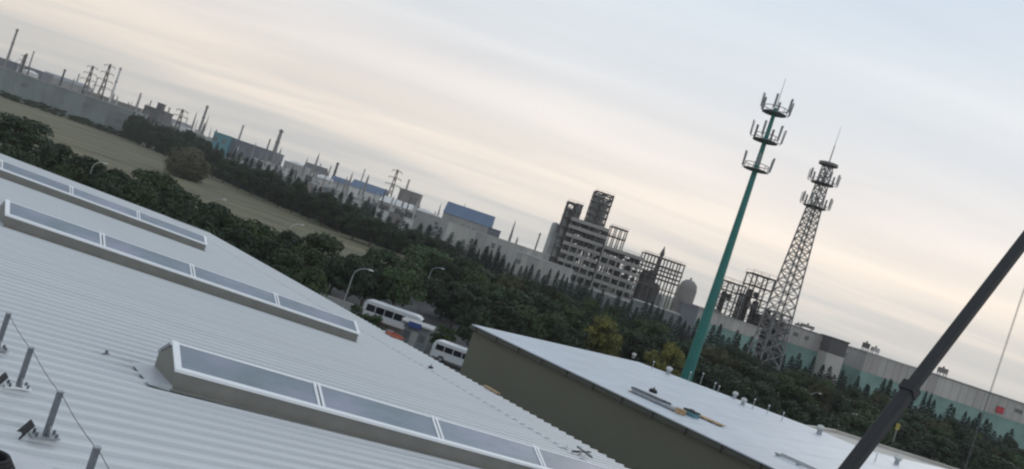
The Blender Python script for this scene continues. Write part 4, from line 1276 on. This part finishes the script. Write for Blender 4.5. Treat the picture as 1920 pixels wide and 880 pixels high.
# near row, one by one: pixel of the crown's top, height, crown half width in px, proto, label
near = [
    (48, 222, 9.0, 62, DK[0], 'broad dark tree at the left frame edge before the field'),
    (-40, 236, 8.5, 60, DK[1], 'dark tree cut by the left frame edge'),
    (112, 268, 8.2, 48, DK[2], 'dark tree right of the broad one at the left edge'),
    (168, 296, 7.6, 46, DK[0], 'low dark tree behind the left hooked lamp'),
    (228, 318, 7.6, 46, DK[1], 'low dark tree right of the left hooked lamp'),
    (296, 322, 8.4, 50, MD[0], 'green tree above the end of the farthest skylight'),
    (345, 350, 8.0, 44, DK[2], 'dark tree left of the lamp at the roof corner'),
    (408, 384, 7.8, 44, DK[0], 'dark tree behind the lamp at the roof corner'),
    (490, 418, 8.0, 52, MD[1], 'green tree below the field left of the hooked lamp'),
    (548, 432, 7.6, 40, DK[1], 'dark tree behind the short hooked lamp'),
    (612, 440, 8.2, 54, MD[0], 'rounded green tree above the bus lamp'),
    (676, 478, 7.6, 44, DK[2], 'dark tree directly left of the bus lamp head'),
    (724, 470, 8.2, 44, DK[0], 'dark tree above the bus between two lamps'),
    (812, 466, 9.2, 54, MD[1], 'tall green tree behind the lamp right of the bus'),
    (905, 500, 8.8, 54, DK[1], 'dark tree above the left end of the olive wall'),
    (968, 540, 8.4, 46, DK[2], 'dark tree above the tip of the white roof'),
    (1024, 556, 8.4, 44, DK[0], 'dark tree left of the yellow shrub, second one away'),
    (1078, 574, 8.0, 40, MD[0], 'green tree touching the left of the yellow shrub'),
    (1142, 592, 9.3, 40, YL[0], 'round yellow green shrub tree above the white roof'),
    (1264, 642, 8.6, 34, YL[1], 'yellow topped shrub tree left of the teal mast foot'),
    (1200, 622, 7.6, 40, DK[1], 'dark tree between the two yellow green shrubs'),
    (1345, 648, 8.2, 40, DK[2], 'dark tree right of the teal mast foot'),
    (1405, 682, 7.8, 42, DK[0], 'dark tree below the open steel towers'),
    (1462, 704, 7.6, 40, MD[0], 'green tree left of the tall lamps'),
    (1578, 732, 7.6, 62, OL[1], 'rounded olive tree between lamps and crane boom'),
    (1648, 760, 7.2, 48, DK[1], 'dark tree behind the crane boom'),
    (1742, 782, 7.6, 60, OL[1], 'brownish olive tree right of the crane boom'),
    (1815, 806, 7.4, 50, DK[2], 'dark tree at lower right beside the hooked lamp'),
    (1895, 836, 7.4, 52, DK[0], 'dark tree at the right frame edge'),
    (362, 277, 11.9, 33, DM[0], 'solitary round grey green tree standing in the field'),
]
for px, py, h, wpx, pr, lb_ in near:
    x, y = crowntop(px, py, h)
    tree(pr, 'broadleaf_tree', lb_, x, y, h, wpx * 1.22 / F * y)
# filler trees in front of and between them (nothing tells these apart)
fill = [(60, 286), (20, 275), (140, 310), (200, 335), (262, 346), (320, 372), (250, 332), (380, 400), (452, 425), (440, 404), (520, 450), (580, 462), (640, 485), (590, 500), (545, 470),
        (700, 505), (760, 505), (850, 525), (870, 540), (770, 490), (930, 545), (885, 530), (950, 570), (990, 575), (1040, 590), (905, 575), (1070, 605),
        (1320, 668), (1375, 690), (1430, 715), (1500, 725), (1490, 750), (1540, 765), (1610, 780), (1690, 790), (1760, 815), (1830, 835), (1880, 860), (1660, 820), (1560, 790), (1700, 835), (1800, 860),
        (1450, 745), (1395, 720), (1850, 820), (1780, 800), (1720, 775), (1640, 775), (1480, 705)]
for i, (px, py) in enumerate(fill):
    h = random.uniform(6.6, 7.6)
    x, y = crowntop(px, py, h)
    if 600 < px < 890:
        y_ = max(y, 128.0)
        x, y = x * y_ / y, y_
        h = HC - (HC - h) * y / crowntop(px, py, h)[1]
    tree(random.choice(DK + DK + MD), 'broadleaf_tree', 'dark green tree massed in the front row of trees behind the roofs', x, y, h, random.uniform(44, 58) / F * y, 'front row trees massed behind the roofs')
# middle belt of broad trees behind the white roof
for i in range(84):
    s = -120 + i * 14.0 + random.uniform(-8, 8)
    Y = random.uniform(175, 225)
    h = random.uniform(7.0, 9.0) + (Y - 175) * .02
    tree(random.choice(DK + DK + MD + OL), 'broadleaf_tree', 'dark tree in the thick belt between white roof and works', SX(s, Y), Y, h, random.uniform(3.4, 5.2), 'thick tree belt before the works')
# conifer belt: (s, top v, depth)
prof = [(-745, 10, 600), (-600, 2, 470), (-500, 3, 400), (-400, -1, 355), (-268, -9, 315), (-96, -20, 300), (117, -26, 280), (314, -24, 255), (450, -28, 240), (583, -30, 232), (792, -25, 228), (1000, -34, 222)]
def interp(s):
    for (a, va, ya), (b, vb, yb) in zip(prof[:-1], prof[1:]):
        if a <= s <= b:
            t = (s - a) / (b - a)
            return va + (vb - va) * t, ya + (yb - ya) * t
    return prof[-1][1:]
s = -742.0
cnt = 0
while s < 1010:
    v, Y = interp(s)
    for row in range(2 if s < 0 else 1):
        Yr = Y * (1 + .045 * row) + random.uniform(-4, 4)
        h = VZ(v, Yr) * (random.uniform(.80, 1.06) if s < -100 else random.uniform(.74, 1.12)) - row * .3
        wr_ = random.uniform(2.2, 3.2) if s < -100 else random.uniform(2.2, 3.4)
        tree(random.choice(CB if s < -60 else CN + CM), 'conifer_tree', 'dark pointed conifer in the long belt of conifers before the works', SX(s + random.uniform(-3, 3), Yr), Yr, h, wr_, 'long belt of pointed conifers')
        cnt += 1
    s += (1663 / Y) * random.uniform(2.6, 4.2) * (1.0 if s < -100 else .56 if s < 420 else .40)
print('CONIFERS', cnt)
# understorey of broad trees at the foot of the left belt, and the dark wood beside the grey hall
s = -735.0
while s < -60:
    v, Y = interp(s)
    Yr = Y * .94 + random.uniform(-6, 6)
    h = VZ(v, Yr) * random.uniform(.6, .85)
    tree(random.choice(DK), 'broadleaf_tree', 'dark broad tree at the foot of the conifer belt by the field', SX(s, Yr), Yr, h, random.uniform(5.0, 7.0), 'broad trees at the foot of the conifer belt')
    s += (1663 / Y) * random.uniform(5, 8)
for i in range(14):
    s = -738 + i * 11 + random.uniform(-4, 4)
    Y = random.uniform(545, 600)
    v = random.uniform(-4, 8)
    tree(random.choice(DK), 'broadleaf_tree', 'dark tree in the small wood right of the long grey hall', SX(s, Y), Y, VZ(v, Y), random.uniform(5, 7), 'small dark wood right of the grey hall')
# scrub in front of the grey hall
for i in range(26):
    s = -1000 + i * 11 + random.uniform(-5, 5)
    Y = 588 + random.uniform(-6, 6) - .0 * i
    tree(SH[0], 'shrub', 'small dark shrub in the scrub line at the grey hall foot', SX(s, Y), Y, random.uniform(3.0, 5.5), random.uniform(3.0, 5.0), 'scrub line at the foot of the grey hall', cat='shrub')
for i, (px, py, h, lb_) in enumerate(((700, 588, 3.2, 'bright green shrub left of the gatehouse below the bus'), (672, 572, 2.8, 'small green shrub at the eave left of the bus'), (722, 606, 2.4, 'low green shrub directly below the bus'),
                                      (842, 612, 3.4, 'dull green bush between the bus and the minibus'))):
    x, y = crowntop(px, py, h)
    tree(SH[0], 'shrub', lb_, x, y, h, None, cat='shrub')
print('TREES', ntree[0])

# ------------------------------------------------------------------ haze
hz = bpy.data.materials.new('haze')
hz.use_nodes = True
t = hz.node_tree
for n in list(t.nodes):
    t.nodes.remove(n)
pv = t.nodes.new('ShaderNodeVolumePrincipled')
pv.inputs['Color'].default_value = (0.97, 0.97, 0.98, 1)
pv.inputs['Density'].default_value = 0.00010
om = t.nodes.new('ShaderNodeOutputMaterial')
t.links.new(pv.outputs[0], om.inputs['Volume'])
tag(MB().box(-2600, 2600, -400, 3600, -1.0, 78).build('haze', hz), 'thin grey haze over the whole industrial plain', 'haze', kind='stuff')
